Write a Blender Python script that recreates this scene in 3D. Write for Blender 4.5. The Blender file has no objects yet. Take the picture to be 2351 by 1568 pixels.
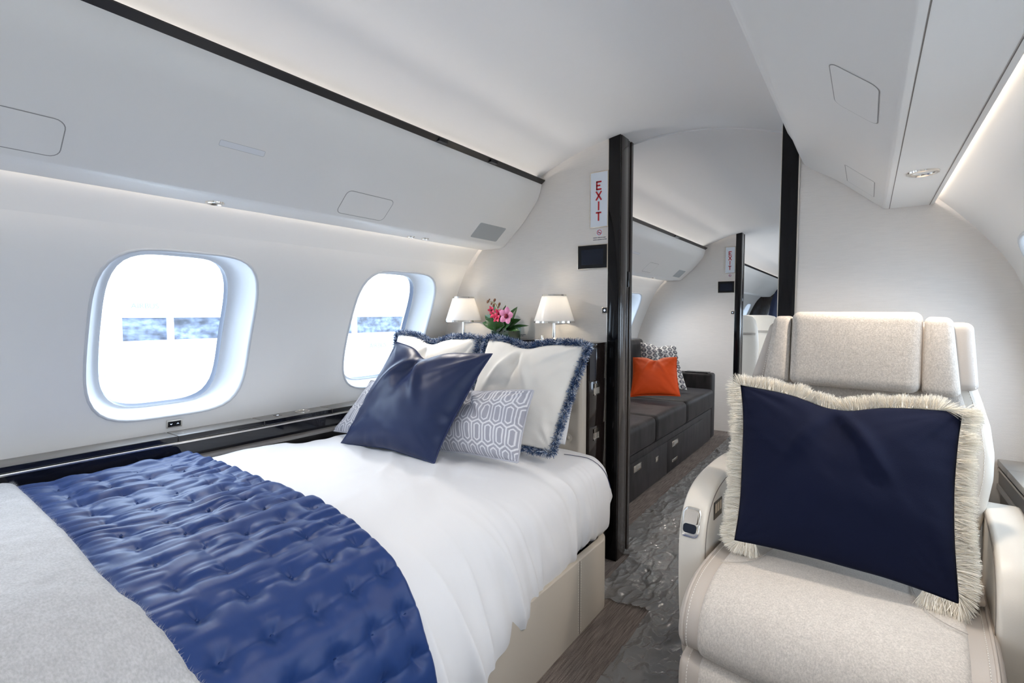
import bpy, bmesh, math, random
import numpy as np
from mathutils import Vector, Matrix
random.seed(7); rng = np.random.default_rng(7)
SC = bpy.context.scene
COL = SC.collection
# ------------------------------------------------------------------ camera, sky, exposure, large lights
cam_d = bpy.data.cameras.new('camera'); cam = bpy.data.objects.new('camera', cam_d); COL.objects.link(cam)
cam.location = (0, 0, 1.11); cam.rotation_euler = (math.radians(90 - 3.041), 0, math.radians(35.14))
cam_d.sensor_width = 36; cam_d.lens = 36 * 1159 / 2351; cam_d.clip_start = .02; cam_d.clip_end = 500
SC.camera = cam
SC.view_settings.view_transform = 'Standard'; SC.view_settings.look = 'None'
SC.view_settings.gamma = 1; SC.view_settings.use_curve_mapping = False
SC.view_settings.exposure = 1.6
SC.cycles.max_bounces = 10; SC.cycles.diffuse_bounces = 7; SC.cycles.glossy_bounces = 5
SC.cycles.transparent_max_bounces = 16; SC.cycles.transmission_bounces = 6
SC.cycles.caustics_reflective = False; SC.cycles.caustics_refractive = False
SC.cycles.sample_clamp_indirect = 8
SKY = 2.7
COVE = .24
WASH = .6
FILL = 4.6
w = bpy.data.worlds.new('World'); SC.world = w; w.use_nodes = True
bg = w.node_tree.nodes['Background']; bg.inputs[0].default_value = (.70, .84, 1.0, 1); bg.inputs[1].default_value = SKY

def area(name, loc, rot, sx, sy, power, col=(1, 1, 1), portal=False, spread=0):
    l = bpy.data.lights.new(name, 'AREA'); l.shape = 'RECTANGLE'; l.size = sx; l.size_y = sy
    l.energy = power; l.color = col
    if portal: l.cycles.is_portal = True
    if spread: l.spread = math.radians(spread)
    o = bpy.data.objects.new(name, l); COL.objects.link(o); o.location = loc; o.rotation_euler = rot
    return o
WARM = (1.0, .92, .83)
R_ = math.radians
WIN_C = [-1.1125, -.1825, .7475, 1.6775, 2.69, 3.62, 4.55, 5.48, 6.41, 7.34, 8.27, 9.2, 10.13]
for yc in WIN_C[:8]:
    area('window_portal', (-2.13, yc, 1.02), (0, R_(-90), 0), .62, .5, 1, portal=True)
    area('window_portal', (.60, yc, 1.02), (0, R_(90), 0), .62, .5, 1, portal=True)
# cove strips hidden on top of the bins, washing the ceiling
for y0, y1, p in ((-1.5, 2.05, 5.0), (2.3, 5.0, 7.0), (5.3, 10.5, 12)):
    L = y1 - y0; ym = (y0 + y1) / 2
    area('cove_light_left', (-1.350, ym, 1.735), (R_(180), R_(75), 0), .014, L, p * COVE, WARM, spread=62)
    if y0 > 2: area('cove_light_right', (-.175, ym, 1.748), (R_(180), R_(-70), 0), .014, L, p * COVE * .9, WARM, spread=80)
# wash strips in the slots between bins and side walls
for y0, y1, p in ((-1.5, 2.05, 1.6), (2.3, 5.0, 1.3)):
    L = y1 - y0; ym = (y0 + y1) / 2
    area('wash_light_left', (-1.622, ym, 1.490), (0, R_(50), 0), .012, L, p * WASH, WARM)
    area('wash_light_right', (.118, ym, 1.500), (0, R_(-50), 0), .012, L, p * WASH * 1.0, WARM)

# fill spots added under the bins to brighten the cabins
for dx_, dy_ in ((.099, 1.60), (.099, .67), (.099, -.26), (.099, -1.1), (-1.612, .742), (-1.614, 1.58), (-1.612, -.19), (-1.612, -1.1), (-1.61, 2.9), (-1.61, 4.52), (.099, 2.9), (.099, 4.2), (-1.61, 6.5), (.099, 6.5), (.099, 8.5)):
    l = bpy.data.lights.new('fill_spot', 'SPOT'); l.energy = FILL * (1 if dy_ < 2 else 2.2) * (1.3 if dx_ > -1 and dy_ < 2 else .9); l.color = WARM if dx_ < -1 else (1, .88, .75); l.spot_size = R_(140); l.spot_blend = 1; l.shadow_soft_size = .02
    o = bpy.data.objects.new('fill_spot', l); COL.objects.link(o); o.location = (dx_, dy_, 1.438); o.rotation_euler = (0, R_(-28 if dx_ < -1 else 14), 0)
# ------------------------------------------------------------------ helpers
WM = {}
def world_of(o):
    return WM.get(o.name, Matrix.Identity(4))
def reg(o, m): WM[o.name] = m
def tag(o, label=None, cat=None, group=None, kind=None):
    if label: o['label'] = label
    if cat: o['category'] = cat
    if group: o['group'] = group
    if kind: o['kind'] = kind
    return o
def empty(name, loc, label, cat, group=None, rz=0):
    o = bpy.data.objects.new(name, None); COL.objects.link(o)
    o.location = loc; o.rotation_euler = (0, 0, rz); o.empty_display_size = .05
    reg(o, Matrix.Translation(loc) @ Matrix.Rotation(rz, 4, 'Z'))
    return tag(o, label, cat, group)
def obj(name, verts, faces, mat, parent=None, smooth=False, auto=None, kind=None, label=None, cat=None, group=None, uv=None, cols=None):
    me = bpy.data.meshes.new(name)
    vs = verts.tolist() if isinstance(verts, np.ndarray) else [tuple(v) for v in verts]
    fs = faces.tolist() if isinstance(faces, np.ndarray) else faces
    me.from_pydata(vs, [], fs); me.update()
    return link(name, me, mat, parent, smooth, auto, kind, label, cat, group, cols)
def link(name, me, mat, parent=None, smooth=False, auto=None, kind=None, label=None, cat=None, group=None, cols=None):
    for m in (mat if isinstance(mat, (list, tuple)) else [mat]): me.materials.append(m)
    if cols is not None:
        a = me.color_attributes.new('Col', 'FLOAT_COLOR', 'POINT')
        c = np.ones((len(me.vertices), 4), np.float32); c[:, :3] = cols; a.data.foreach_set('color', c.ravel())
    if smooth:
        me.polygons.foreach_set('use_smooth', [True] * len(me.polygons))
        if auto: me.set_sharp_from_angle(angle=R_(auto))
    o = bpy.data.objects.new(name, me); COL.objects.link(o)
    if parent is not None:
        o.parent = parent; o.matrix_parent_inverse = world_of(parent).inverted()
    reg(o, Matrix.Identity(4))
    return tag(o, label, cat, group, kind)
def bm_obj(name, bm, mat, parent=None, smooth=False, auto=None, **k):
    bmesh.ops.recalc_face_normals(bm, faces=bm.faces)
    me = bpy.data.meshes.new(name); bm.to_mesh(me); bm.free()
    return link(name, me, mat, parent, smooth, auto, **k)
def box(name, a, b, mat, parent=None, bev=0, seg=2, M=None, **k):
    bm = bmesh.new(); add_box(bm, a, b)
    if bev: bmesh.ops.bevel(bm, geom=list(bm.edges), offset=bev, segments=seg, affect='EDGES', profile=.5)
    if M is not None: bm.transform(M)
    return bm_obj(name, bm, mat, parent, bool(bev), 40 if bev else None, **k)
def add_box(bm, a, b, M=None):
    c = [(a[i] + b[i]) / 2 for i in range(3)]; s = [abs(b[i] - a[i]) for i in range(3)]
    m = Matrix.Translation(c) @ Matrix.Diagonal((*s, 1))
    if M is not None: m = M @ m
    bmesh.ops.create_cube(bm, size=1, matrix=m)
def prism(name, poly, axis, lo, hi, mat, parent=None, bev=0, seg=2, M=None, auto=35, **k):
    """poly in the plane across axis ('x': (y,z); 'y': (x,z); 'z': (x,y)), extruded lo..hi"""
    bm = bmesh.new()
    f = {'x': lambda p, t: (t, p[0], p[1]), 'y': lambda p, t: (p[0], t, p[1]), 'z': lambda p, t: (p[0], p[1], t)}[axis]
    A = [bm.verts.new(f(p, lo)) for p in poly]; B = [bm.verts.new(f(p, hi)) for p in poly]
    n = len(poly)
    bm.faces.new(A); bm.faces.new(B[::-1])
    for i in range(n): bm.faces.new((A[i], B[i], B[(i + 1) % n], A[(i + 1) % n]))
    bmesh.ops.recalc_face_normals(bm, faces=bm.faces)
    if bev:
        es = [e for e in bm.edges if e.calc_face_angle(0) > R_(auto)]
        bmesh.ops.bevel(bm, geom=es, offset=bev, segments=seg, affect='EDGES', profile=.5, clamp_overlap=True)
    if M is not None: bm.transform(M)
    return bm_obj(name, bm, mat, parent, True, auto, **k)
def grid_faces(m, n, cu=False, cv=False):
    mm = m if cu else m - 1; nn = n if cv else n - 1
    i, j = np.meshgrid(np.arange(mm), np.arange(nn), indexing='ij')
    a = i * n + j; b = ((i + 1) % m) * n + j; c = ((i + 1) % m) * n + (j + 1) % n; d = i * n + (j + 1) % n
    return np.stack([a, b, c, d], -1).reshape(-1, 4)
def grid(name, P, mat, parent=None, cu=False, cv=False, **k):
    P = np.asarray(P, float); m, n = P.shape[:2]
    return obj(name, P.reshape(-1, 3), grid_faces(m, n, cu, cv), mat, parent, smooth=True, **k)
def smooth_curve(pts, per=6):
    P = np.array(pts, float); out = []
    Q = np.vstack([2 * P[0] - P[1], P, 2 * P[-1] - P[-2]])
    for i in range(1, len(Q) - 2):
        p0, p1, p2, p3 = Q[i - 1:i + 3]
        for t in np.linspace(0, 1, per, endpoint=False):
            out.append(.5 * ((2 * p1) + (-p0 + p2) * t + (2 * p0 - 5 * p1 + 4 * p2 - p3) * t * t + (-p0 + 3 * p1 - 3 * p2 + p3) * t ** 3))
    out.append(P[-1]); return np.array(out)
def resample(P, n):
    P = np.asarray(P, float); d = np.r_[0, np.cumsum(np.linalg.norm(np.diff(P, axis=0), axis=1))]
    t = np.linspace(0, d[-1], n)
    return np.stack([np.interp(t, d, P[:, i]) for i in range(P.shape[1])], 1)
def tube_geo(path, r, seg=8, closed=False, cap=True):
    P = np.asarray(path, float); n = len(P); V = []; F = []
    T = np.gradient(P, axis=0) if not closed else (np.roll(P, -1, 0) - np.roll(P, 1, 0))
    T /= np.linalg.norm(T, axis=1)[:, None] + 1e-12
    up = np.array([0, 0, 1.]) if abs(T[0][2]) < .9 else np.array([1., 0, 0])
    rr = np.broadcast_to(np.asarray(r, float), (n,))
    u = np.cross(T[0], up); u /= np.linalg.norm(u)
    for i in range(n):
        u = u - T[i] * (u @ T[i]); u /= np.linalg.norm(u) + 1e-12; v = np.cross(T[i], u)
        for k in range(seg):
            a = 2 * math.pi * k / seg; V.append(P[i] + rr[i] * (math.cos(a) * u + math.sin(a) * v))
    m = n if closed else n - 1
    for i in range(m):
        for k in range(seg):
            i2 = (i + 1) % n; k2 = (k + 1) % seg
            F.append([i * seg + k, i * seg + k2, i2 * seg + k2, i2 * seg + k])
    if cap and not closed:
        F.append(list(range(seg))[::-1]); F.append([(n - 1) * seg + k for k in range(seg)])
    return V, F
def tube(name, path, r, mat, parent=None, seg=8, closed=False, **k):
    V, F = tube_geo(path, r, seg, closed)
    return obj(name, V, F, mat, parent, smooth=True, **k)
class Multi:
    def __init__(s): s.V = []; s.F = []
    def add(s, V, F):
        o = len(s.V); s.V += [tuple(v) for v in V]; s.F += [[i + o for i in f] for f in F]
    def box(s, a, b, f=None):
        V = [(x, y, z) for x in (a[0], b[0]) for y in (a[1], b[1]) for z in (a[2], b[2])]
        if f: V = [f(*v) for v in V]
        s.add(V, [[0, 1, 3, 2], [4, 6, 7, 5], [0, 4, 5, 1], [2, 3, 7, 6], [0, 2, 6, 4], [1, 5, 7, 3]])
    def build(s, name, mat, parent=None, **k): return obj(name, s.V, s.F, mat, parent, **k)
def lathe(name, prof, c, mat, parent=None, n=32, **k):
    P = np.zeros((len(prof), n, 3))
    for i, (r, z) in enumerate(prof):
        a = np.arange(n) * 2 * math.pi / n
        P[i, :, 0] = c[0] + r * np.cos(a); P[i, :, 1] = c[1] + r * np.sin(a); P[i, :, 2] = c[2] + z
    return grid(name, P, mat, parent, cv=True, auto=40, **k)
def hsh(i, j, s):
    x = (i.astype(np.int64) * 374761393 + j.astype(np.int64) * 668265263 + s * 1442695041) & 0xffffffff
    x = ((x ^ (x >> 13)) * 1274126177) & 0xffffffff
    return ((x ^ (x >> 16)) & 0xffff) / 65535.
def vn(x, y, s=0):
    x = np.asarray(x, float); y = np.asarray(y, float)
    i = np.floor(x); j = np.floor(y); fx = x - i; fy = y - j
    fx = fx ** 3 * (fx * (fx * 6 - 15) + 10); fy = fy ** 3 * (fy * (fy * 6 - 15) + 10)
    a = hsh(i, j, s); b = hsh(i + 1, j, s); c = hsh(i, j + 1, s); d = hsh(i + 1, j + 1, s)
    return (a * (1 - fx) + b * fx) * (1 - fy) + (c * (1 - fx) + d * fx) * fy * 1.0 - .5 * 1.0
def fbm(x, y, s=0, o=3):
    r = 0; a = 1.
    for k in range(o): r = r + a * vn(x * 2 ** k, y * 2 ** k, s + k * 17); a *= .5
    return r
def sstep(a, b, x):
    t = np.clip((np.asarray(x, float) - a) / (b - a), 0, 1); return t * t * (3 - 2 * t)

# ------------------------------------------------------------------ materials
def mat(name, col, rough=.5, metal=0, spec=.5, sheen=0, sheen_tint=None, coat=0, emis=None, estr=0, bump=None, colvar=None, attr=False, trans=0, ior=None):
    m = bpy.data.materials.new(name); m.use_nodes = True; nt = m.node_tree; N = nt.nodes; Lk = nt.links
    b = N['Principled BSDF']; b.inputs['Base Color'].default_value = (*col, 1); b.inputs['Roughness'].default_value = rough
    b.inputs['Metallic'].default_value = metal; b.inputs['Specular IOR Level'].default_value = spec
    if sheen: b.inputs['Sheen Weight'].default_value = sheen; b.inputs['Sheen Roughness'].default_value = .4
    if sheen_tint: b.inputs['Sheen Tint'].default_value = (*sheen_tint, 1)
    if coat: b.inputs['Coat Weight'].default_value = coat; b.inputs['Coat Roughness'].default_value = .03
    if trans: b.inputs['Transmission Weight'].default_value = trans
    if ior: b.inputs['IOR'].default_value = ior
    if emis: b.inputs['Emission Color'].default_value = (*emis, 1); b.inputs['Emission Strength'].default_value = estr
    tc = N.new('ShaderNodeTexCoord')
    def nz(scale, detail=3, stretch=(1, 1, 1), rough_=.5):
        mp = N.new('ShaderNodeMapping'); mp.inputs['Scale'].default_value = stretch
        Lk.new(tc.outputs['Object'], mp.inputs['Vector'])
        t = N.new('ShaderNodeTexNoise'); t.inputs['Scale'].default_value = scale; t.inputs['Detail'].default_value = detail
        t.inputs['Roughness'].default_value = rough_; Lk.new(mp.outputs[0], t.inputs['Vector']); return t.outputs['Fac']
    if colvar:   # (scale, amount, stretch)
        for (sc, am, st) in (colvar if isinstance(colvar, list) else [colvar]):
            f = nz(sc, 4, st); mr = N.new('ShaderNodeMapRange'); mr.inputs['From Min'].default_value = .3; mr.inputs['From Max'].default_value = .7
            mr.inputs['To Min'].default_value = 1 - am; mr.inputs['To Max'].default_value = 1 + am; Lk.new(f, mr.inputs['Value'])
            mx = N.new('ShaderNodeVectorMath'); mx.operation = 'SCALE'; 
            src = b.inputs['Base Color'].links[0].from_socket if b.inputs['Base Color'].links else None
            if src: Lk.new(src, mx.inputs[0])
            else: mx.inputs[0].default_value = col
            Lk.new(mr.outputs[0], mx.inputs['Scale']); Lk.new(mx.outputs[0], b.inputs['Base Color'])
    if attr:
        a = N.new('ShaderNodeVertexColor'); a.layer_name = 'Col'; Lk.new(a.outputs[0], b.inputs['Base Color'])
    if bump:     # list of (scale, strength, stretch)
        prev = None
        for (sc, st, stv) in bump:
            f = nz(sc, 3, stv); bp = N.new('ShaderNodeBump'); bp.inputs['Strength'].default_value = st; bp.inputs['Distance'].default_value = .002
            Lk.new(f, bp.inputs['Height'])
            if prev: Lk.new(prev, bp.inputs['Normal'])
            prev = bp.outputs[0]
        Lk.new(prev, b.inputs['Normal'])
    return m
def thin_glass(name, tint=(1, 1, 1), gloss=.08, rough=.0):
    m = bpy.data.materials.new(name); m.use_nodes = True; nt = m.node_tree; nt.nodes.clear()
    o = nt.nodes.new('ShaderNodeOutputMaterial'); mx = nt.nodes.new('ShaderNodeMixShader'); mx.inputs[0].default_value = gloss
    t = nt.nodes.new('ShaderNodeBsdfTransparent'); t.inputs[0].default_value = (*tint, 1)
    g = nt.nodes.new('ShaderNodeBsdfGlossy'); g.inputs['Roughness'].default_value = rough
    nt.links.new(t.outputs[0], mx.inputs[1]); nt.links.new(g.outputs[0], mx.inputs[2]); nt.links.new(mx.outputs[0], o.inputs[0])
    return m
U1 = (1, 1, 1)
M = {}
M['liner'] = mat('cabin_liner', (.84, .825, .80), .42, spec=.35, bump=[(900, .05, U1)])
M['ceil'] = mat('ceiling_liner', (.83, .82, .815), .5, spec=.3, bump=[(900, .04, U1)])
M['seal'] = mat('gap_shade_grey', (.33, .32, .31), .7)  # panel gap shadow put into the grey; the wall fitting shares it
M['reveal'] = mat('window_reveal', (.64, .66, .69), .35, spec=.4)
M['gasket'] = mat('window_gasket', (.02, .035, .075), .3)
M['pane'] = thin_glass('window_pane', (.97, .985, 1), .05)
M['weave'] = mat('woven_wallcovering', (.76, .72, .68), .8, spec=.2, bump=[(420, .35, (1, 1, 3)), (420, .3, (3, 1, 1))], colvar=[(60, .03, (.3, 1, 6))])
M['black'] = mat('black_lacquer', (.004, .004, .005), .10, spec=.22, coat=.12)
M['ebony'] = mat('ebony_gloss', (.014, .009, .008), .12, spec=.3, coat=.25, colvar=[(30, .45, (6, 6, .3))])
M['brown_metal'] = mat('bronze_gloss_edge', (.036, .028, .024), .16, metal=.12, spec=.4, coat=.2)
M['dado'] = mat('dark_gloss_dado', (.006, .006, .009), .08, spec=.4, coat=.2)
M['ledge_top'] = mat('ledge_satin', (.17, .16, .15), .28, coat=.15)
M['ledge_grey'] = mat('greige_ledge_leather', (.33, .31, .285), .5, bump=[(1400, .35, U1)])
M['ledge_dark'] = mat('ledge_recess', (.13, .12, .11), .4, bump=[(300, .1, (1, 1, 1))])
M['nickel'] = mat('polished_nickel', (.80, .76, .70), .14, metal=1)
M['satin_nickel'] = mat('satin_nickel', (.72, .67, .61), .28, metal=1)
M['gold'] = mat('champagne_frame', (.66, .57, .46), .25, metal=1)
M['screen'] = mat('screen_glass', (.005, .006, .009), .12, spec=.25, coat=.1)
M['screen2'] = mat('screen_panel', (.010, .014, .026), .15, spec=.25, coat=.1)
M['white_sign'] = mat('sign_face', (.72, .77, .84), .35)
M['red'] = mat('red_letter', (.50, .004, .012), .4)
M['icon'] = mat('lit_icon', (.5, .6, .9), .4, emis=(.6, .7, 1), estr=1.2)
M['print'] = mat('dark_print', (.06, .065, .08), .6)
M['leather'] = mat('taupe_leather', (.47, .42, .375), .42, spec=.4, bump=[(700, .12, U1)])
M['cream'] = mat('cream_leather', (.70, .655, .585), .38, spec=.45, bump=[(500, .08, U1)])
M['base_leather'] = mat('bed_base_leather', (.47, .425, .365), .42, spec=.4, bump=[(700, .1, U1)])
M['felt'] = mat('heather_seat_fabric', (.555, .51, .462), .92, spec=.1, sheen=.25, bump=[(500, .35, U1)], colvar=[(330, .16, (1, 1, .5)), (90, .05, U1)])
M['soft_seam'] = mat('fabric_seam', (.44, .40, .36), .9)
M['stitch'] = mat('stitch_thread', (.82, .79, .74), .7)
M['groove'] = mat('seam_groove', (.20, .175, .155), .8)
M['sheet'] = mat('white_cotton', (.76, .765, .785), .75, spec=.2, sheen=.15, bump=[(160, .05, U1)])
M['euro'] = mat('ivory_linen', (.83, .80, .745), .85, spec=.15, sheen=.1, bump=[(600, .2, U1), (14, .25, U1)])
M['quilt'] = mat('blue_satin', (.013, .040, .155), .45, spec=.34, sheen=.12, sheen_tint=(.35, .5, 1), bump=[(900, .05, (1, 3, 1)), (30, .15, (1, 3, 1))])
M['navy_silk'] = mat('navy_silk', (.011, .022, .075), .42, spec=.4, sheen=.06, sheen_tint=(.4, .5, 1), bump=[(900, .08, U1)])
M['piping'] = mat('navy_piping', (.015, .025, .09), .5)
M['blanket'] = mat('grey_wool_blanket', (.45, .455, .47), .95, spec=.05, sheen=.5, bump=[(220, .7, (1, 1.6, 1)), (45, .5, U1)], colvar=[(160, .13, (1, 1.8, 1)), (28, .05, U1)])
M['print_fabric'] = mat('printed_fabric', (.6, .6, .65), .8, spec=.15, attr=True, bump=[(700, .15, U1)])
M['navy_wool'] = mat('navy_wool', (.0065, .009, .026), .9, spec=.12, sheen=.03, sheen_tint=(.5, .6, 1), bump=[(500, .2, U1)])
M['fringe_cream'] = mat('cream_fringe', (.80, .765, .69), .6, spec=.3, attr=True)
M['fringe_blue'] = mat('blue_fringe', (.1, .15, .3), .7, spec=.2, attr=True)
M['orange'] = mat('orange_velvet', (.56, .062, .008), .6, spec=.2, sheen=.5, sheen_tint=(1, .5, .2), bump=[(300, .1, U1)])
M['velvet'] = mat('charcoal_velvet', (.015, .013, .0135), .55, spec=.25, sheen=.08, sheen_tint=(.8, .76, .8), colvar=[(9, .85, (2, 2, .6))], bump=[(12, .25, (2, 2, .6))])
M['carpet'] = mat('striped_carpet', (.17, .145, .132), .95, spec=.05, bump=[(500, .8, U1), (55, .6, (6, .25, 1))], colvar=[(45, .42, (5, .22, 1)), (400, .35, U1)])
M['shade'] = None
M['leaf'] = mat('glossy_leaf', (.022, .085, .014), .35, spec=.5, colvar=[(30, .4, U1)])
M['leaf_stem'] = mat('green_stem', (.22, .24, .05), .5)
M['petal_red'] = mat('crimson_petal', (.55, .008, .06), .45, sheen=.2, colvar=[(60, .3, U1)])
M['petal_pink'] = mat('pink_petal', (.62, .21, .37), .5, sheen=.2, colvar=[(60, .2, U1)])
M['petal_lip'] = mat('maroon_lip', (.22, .008, .03), .4, colvar=[(200, .8, U1)])
M['bud'] = mat('orchid_bud', (.25, .11, .05), .5, colvar=[(90, .4, U1)])
M['vase'] = thin_glass('vase_glass', (.78, .90, .86), .14, .02)
M['water'] = mat('vase_water_greens', (.02, .05, .008), .2, colvar=[(25, .6, U1)])
M['white_ext'] = mat('white_exterior', (.86, .87, .88), .6)
M['ext_glass'] = mat('exterior_glazing', (.10, .125, .18), .5, colvar=[(1.6, .75, (1, 1, 2.5)), (6, .5, (1, 1, 1.5))])
M['apron'] = mat('concrete_apron', (.72, .72, .71), .8)
M['ext_blue'] = mat('pale_blue_lettering', (.13, .16, .22), .6)
M['ext_car'] = mat('white_car_paint', (.42, .46, .54), .4)
M['ext_dark'] = mat('car_glass', (.22, .26, .33), .3)
M['navy_curtain'] = mat('navy_curtain', (.012, .018, .05), .8)
def shade_mat():
    m = bpy.data.materials.new('frosted_shade'); m.use_nodes = True; nt = m.node_tree; nt.nodes.clear()
    o = nt.nodes.new('ShaderNodeOutputMaterial'); mx = nt.nodes.new('ShaderNodeMixShader'); mx.inputs[0].default_value = .42
    d = nt.nodes.new('ShaderNodeBsdfPrincipled'); d.inputs['Base Color'].default_value = (.80, .81, .84, 1); d.inputs['Roughness'].default_value = .25
    t = nt.nodes.new('ShaderNodeBsdfTranslucent'); t.inputs[0].default_value = (.95, .93, .9, 1)
    nt.links.new(d.outputs[0], mx.inputs[1]); nt.links.new(t.outputs[0], mx.inputs[2]); nt.links.new(mx.outputs[0], o.inputs[0]); return m
M['shade'] = shade_mat()
def plastic_mat():
    m = bpy.data.materials.new('floor_plastic_film'); m.use_nodes = True; nt = m.node_tree; N = nt.nodes; N.clear()
    o = N.new('ShaderNodeOutputMaterial'); mx = N.new('ShaderNodeMixShader'); mx.inputs[0].default_value = .62
    t = N.new('ShaderNodeBsdfTransparent'); t.inputs[0].default_value = (.88, .9, .9, 1)
    p = N.new('ShaderNodeBsdfPrincipled'); p.inputs['Base Color'].default_value = (.25, .25, .25, 1); p.inputs['Roughness'].default_value = .14
    p.inputs['Specular IOR Level'].default_value = .8
    tc = N.new('ShaderNodeTexCoord'); n = N.new('ShaderNodeTexNoise'); n.inputs['Scale'].default_value = 26; n.inputs['Detail'].default_value = 4; n.inputs['Distortion'].default_value = 1.2
    nt.links.new(tc.outputs['Object'], n.inputs['Vector'])
    b = N.new('ShaderNodeBump'); b.inputs['Strength'].default_value = .5; b.inputs['Distance'].default_value = .006
    nt.links.new(n.outputs['Fac'], b.inputs['Height']); nt.links.new(b.outputs[0], p.inputs['Normal'])
    nt.links.new(t.outputs[0], mx.inputs[1]); nt.links.new(p.outputs[0], mx.inputs[2]); nt.links.new(mx.outputs[0], o.inputs[0]); return m
M['plastic'] = plastic_mat()

# ------------------------------------------------------------------ shell profiles (x, z)
Y0, YB, YB2, YE = -1.6, 2.08, 5.06, 10.65
LW = smooth_curve([(-1.56, 1.575), (-1.683, 1.449), (-1.758, 1.36), (-1.824, 1.236), (-1.882, 1.101), (-1.925, .99), (-1.965, .85), (-1.994, .70), (-2.005, .5), (-1.99, .2), (-1.95, -.02)])
RW = smooth_curve([(.075, 1.56), (.17, 1.474), (.239, 1.40), (.301, 1.322), (.351, 1.241), (.405, 1.101), (.437, .99), (.465, .85), (.478, .70), (.48, .5), (.46, .2), (.42, -.02)])
def xw(side, z):
    W = LW if side < 0 else RW
    return np.interp(-np.asarray(z, float), -W[:, 1], W[:, 0])
def nw(side, z):   # outward normal
    e = .004; dx = (xw(side, z + e) - xw(side, z - e)) / (2 * e)
    n = np.stack([np.full_like(np.asarray(z, float), side * 1.0), -side * dx], -1)
    return n / np.linalg.norm(n, axis=-1, keepdims=True)
CZ, HW, HH = 1.033, .2475, .2785
def sup(cs, sn, a, b, n=4.2):
    k = (np.abs(cs) ** n + np.abs(sn) ** n) ** (-1 / n); return a * k * cs, b * k * sn
def rect_pts(n=16):
    t = np.linspace(-1, 1, n, endpoint=False); one = np.ones(n)
    return np.concatenate([np.stack([t, -one], 1), np.stack([one, t], 1), np.stack([-t, one], 1), np.stack([-one, -t], 1)])
RP = rect_pts(16); CW, ZL, ZH = .31, .70, 1.37
def loop_pts(k):   # k in 0..1 blend of opening size
    ang = RP / np.linalg.norm(RP, axis=1)[:, None]
    return ang
def build_wall(side, name, wins):
    V = []; F = []
    def addg(Ys, Zs):
        o = len(V)
        for y in Ys:
            for z in Zs: V.append((float(xw(side, z)), y, z))
        F.extend((grid_faces(len(Ys), len(Zs)) + o).tolist())
    zb = np.linspace(ZL, ZH, 17); W = LW if side < 0 else RW
    zt = np.linspace(ZH, W[0, 1], 12); zl = np.linspace(-.01, ZL, 10)
    cuts = [Y0] + sum([[c - CW, c + CW] for c in wins], []) + [YE]
    for i in range(len(cuts) - 1):
        ys = [cuts[i], cuts[i + 1]]
        addg(ys, zt); addg(ys, zl)
        if i % 2 == 0: addg(ys, zb)
    for c in wins:
        o = len(V); n = len(RP)
        ang = RP / np.linalg.norm(RP, axis=1)[:, None]
        ly, lz = sup(ang[:, 0], ang[:, 1], HW, HH)
        ry = RP[:, 0] * CW; rz = (ZL + ZH) / 2 + RP[:, 1] * (ZH - ZL) / 2
        for m in range(7):
            t = m / 6; t = t ** 1.4
            yy = ly * (1 - t) + ry * t; zz = (CZ + lz) * (1 - t) + rz * t
            for a, b in zip(yy, zz): V.append((float(xw(side, b)), c + a, float(b)))
        F.extend((grid_faces(7, n, cv=True) + o).tolist())
    return obj(name, V, F, M['liner'], smooth=True, kind='structure')
build_wall(-1, 'wall_left', WIN_C); build_wall(1, 'wall_right', WIN_C)
def build_window(i, side, yc):
    n = 72; a = np.arange(n) * 2 * math.pi / n + .02; cs, sn = np.cos(a), np.sin(a)
    def ring(sc_y, sc_z, cz, depth, nn=4.2):
        y, z = sup(cs, sn, sc_y, sc_z, nn); z = z + cz; N = nw(side, z)
        # depth measured along the normal at the window centre so the pane stays a gentle curve
        return np.stack([xw(side, z) + N[:, 0] * depth, yc + y, z + N[:, 1] * depth], 1)
    rows = [ring(HW + .004, HH + .004, CZ, .001), ring(HW + .002, HH + .002, CZ, -.004), ring(HW - .003, HH - .003, CZ, -.005)]
    for t in np.linspace(.04, 1, 12):
        d = .092 * math.sin(t * math.pi / 2) ** .8; s = t ** 1.15
        rows.append(ring(HW - .004 - .052 * s, HH - .004 - .024 * s, CZ - .016 * s, d))
    rows.append(ring(HW - .060, HH - .032, CZ - .016, .094))
    root = grid('window_%d' % i, np.array(rows), M['reveal'], cv=True, kind='structure')
    g = [ring(HW - .0600, HH - .032, CZ - .016, .0935), ring(HW - .0605, HH - .0325, CZ - .016, .104), ring(HW - .0640, HH - .036, CZ - .016, .117)]
    grid('window_seal', np.array(g), M['gasket'], root, cv=True)
    g = [ring(HW - .0638, HH - .0358, CZ - .016, .1165), ring(HW - .035, HH - .008, CZ - .016, .15), ring(HW - .01, HH + .015, CZ - .018, .18)]
    grid('outer_frame', np.array(g), M['reveal'], root, cv=True)
    rows = [ring((HW - .06) * s, (HH - .032) * s, CZ - .016, .113) for s in (1, .66, .33, .02)]
    grid('pane', np.array(rows), M['pane'], root, cv=True)
k = 1
for yc in WIN_C[:7] + WIN_C[-2:]:
    build_window(k, -1, yc); k += 1
for yc in WIN_C[:7]:
    build_window(k, 1, yc); k += 1

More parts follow.
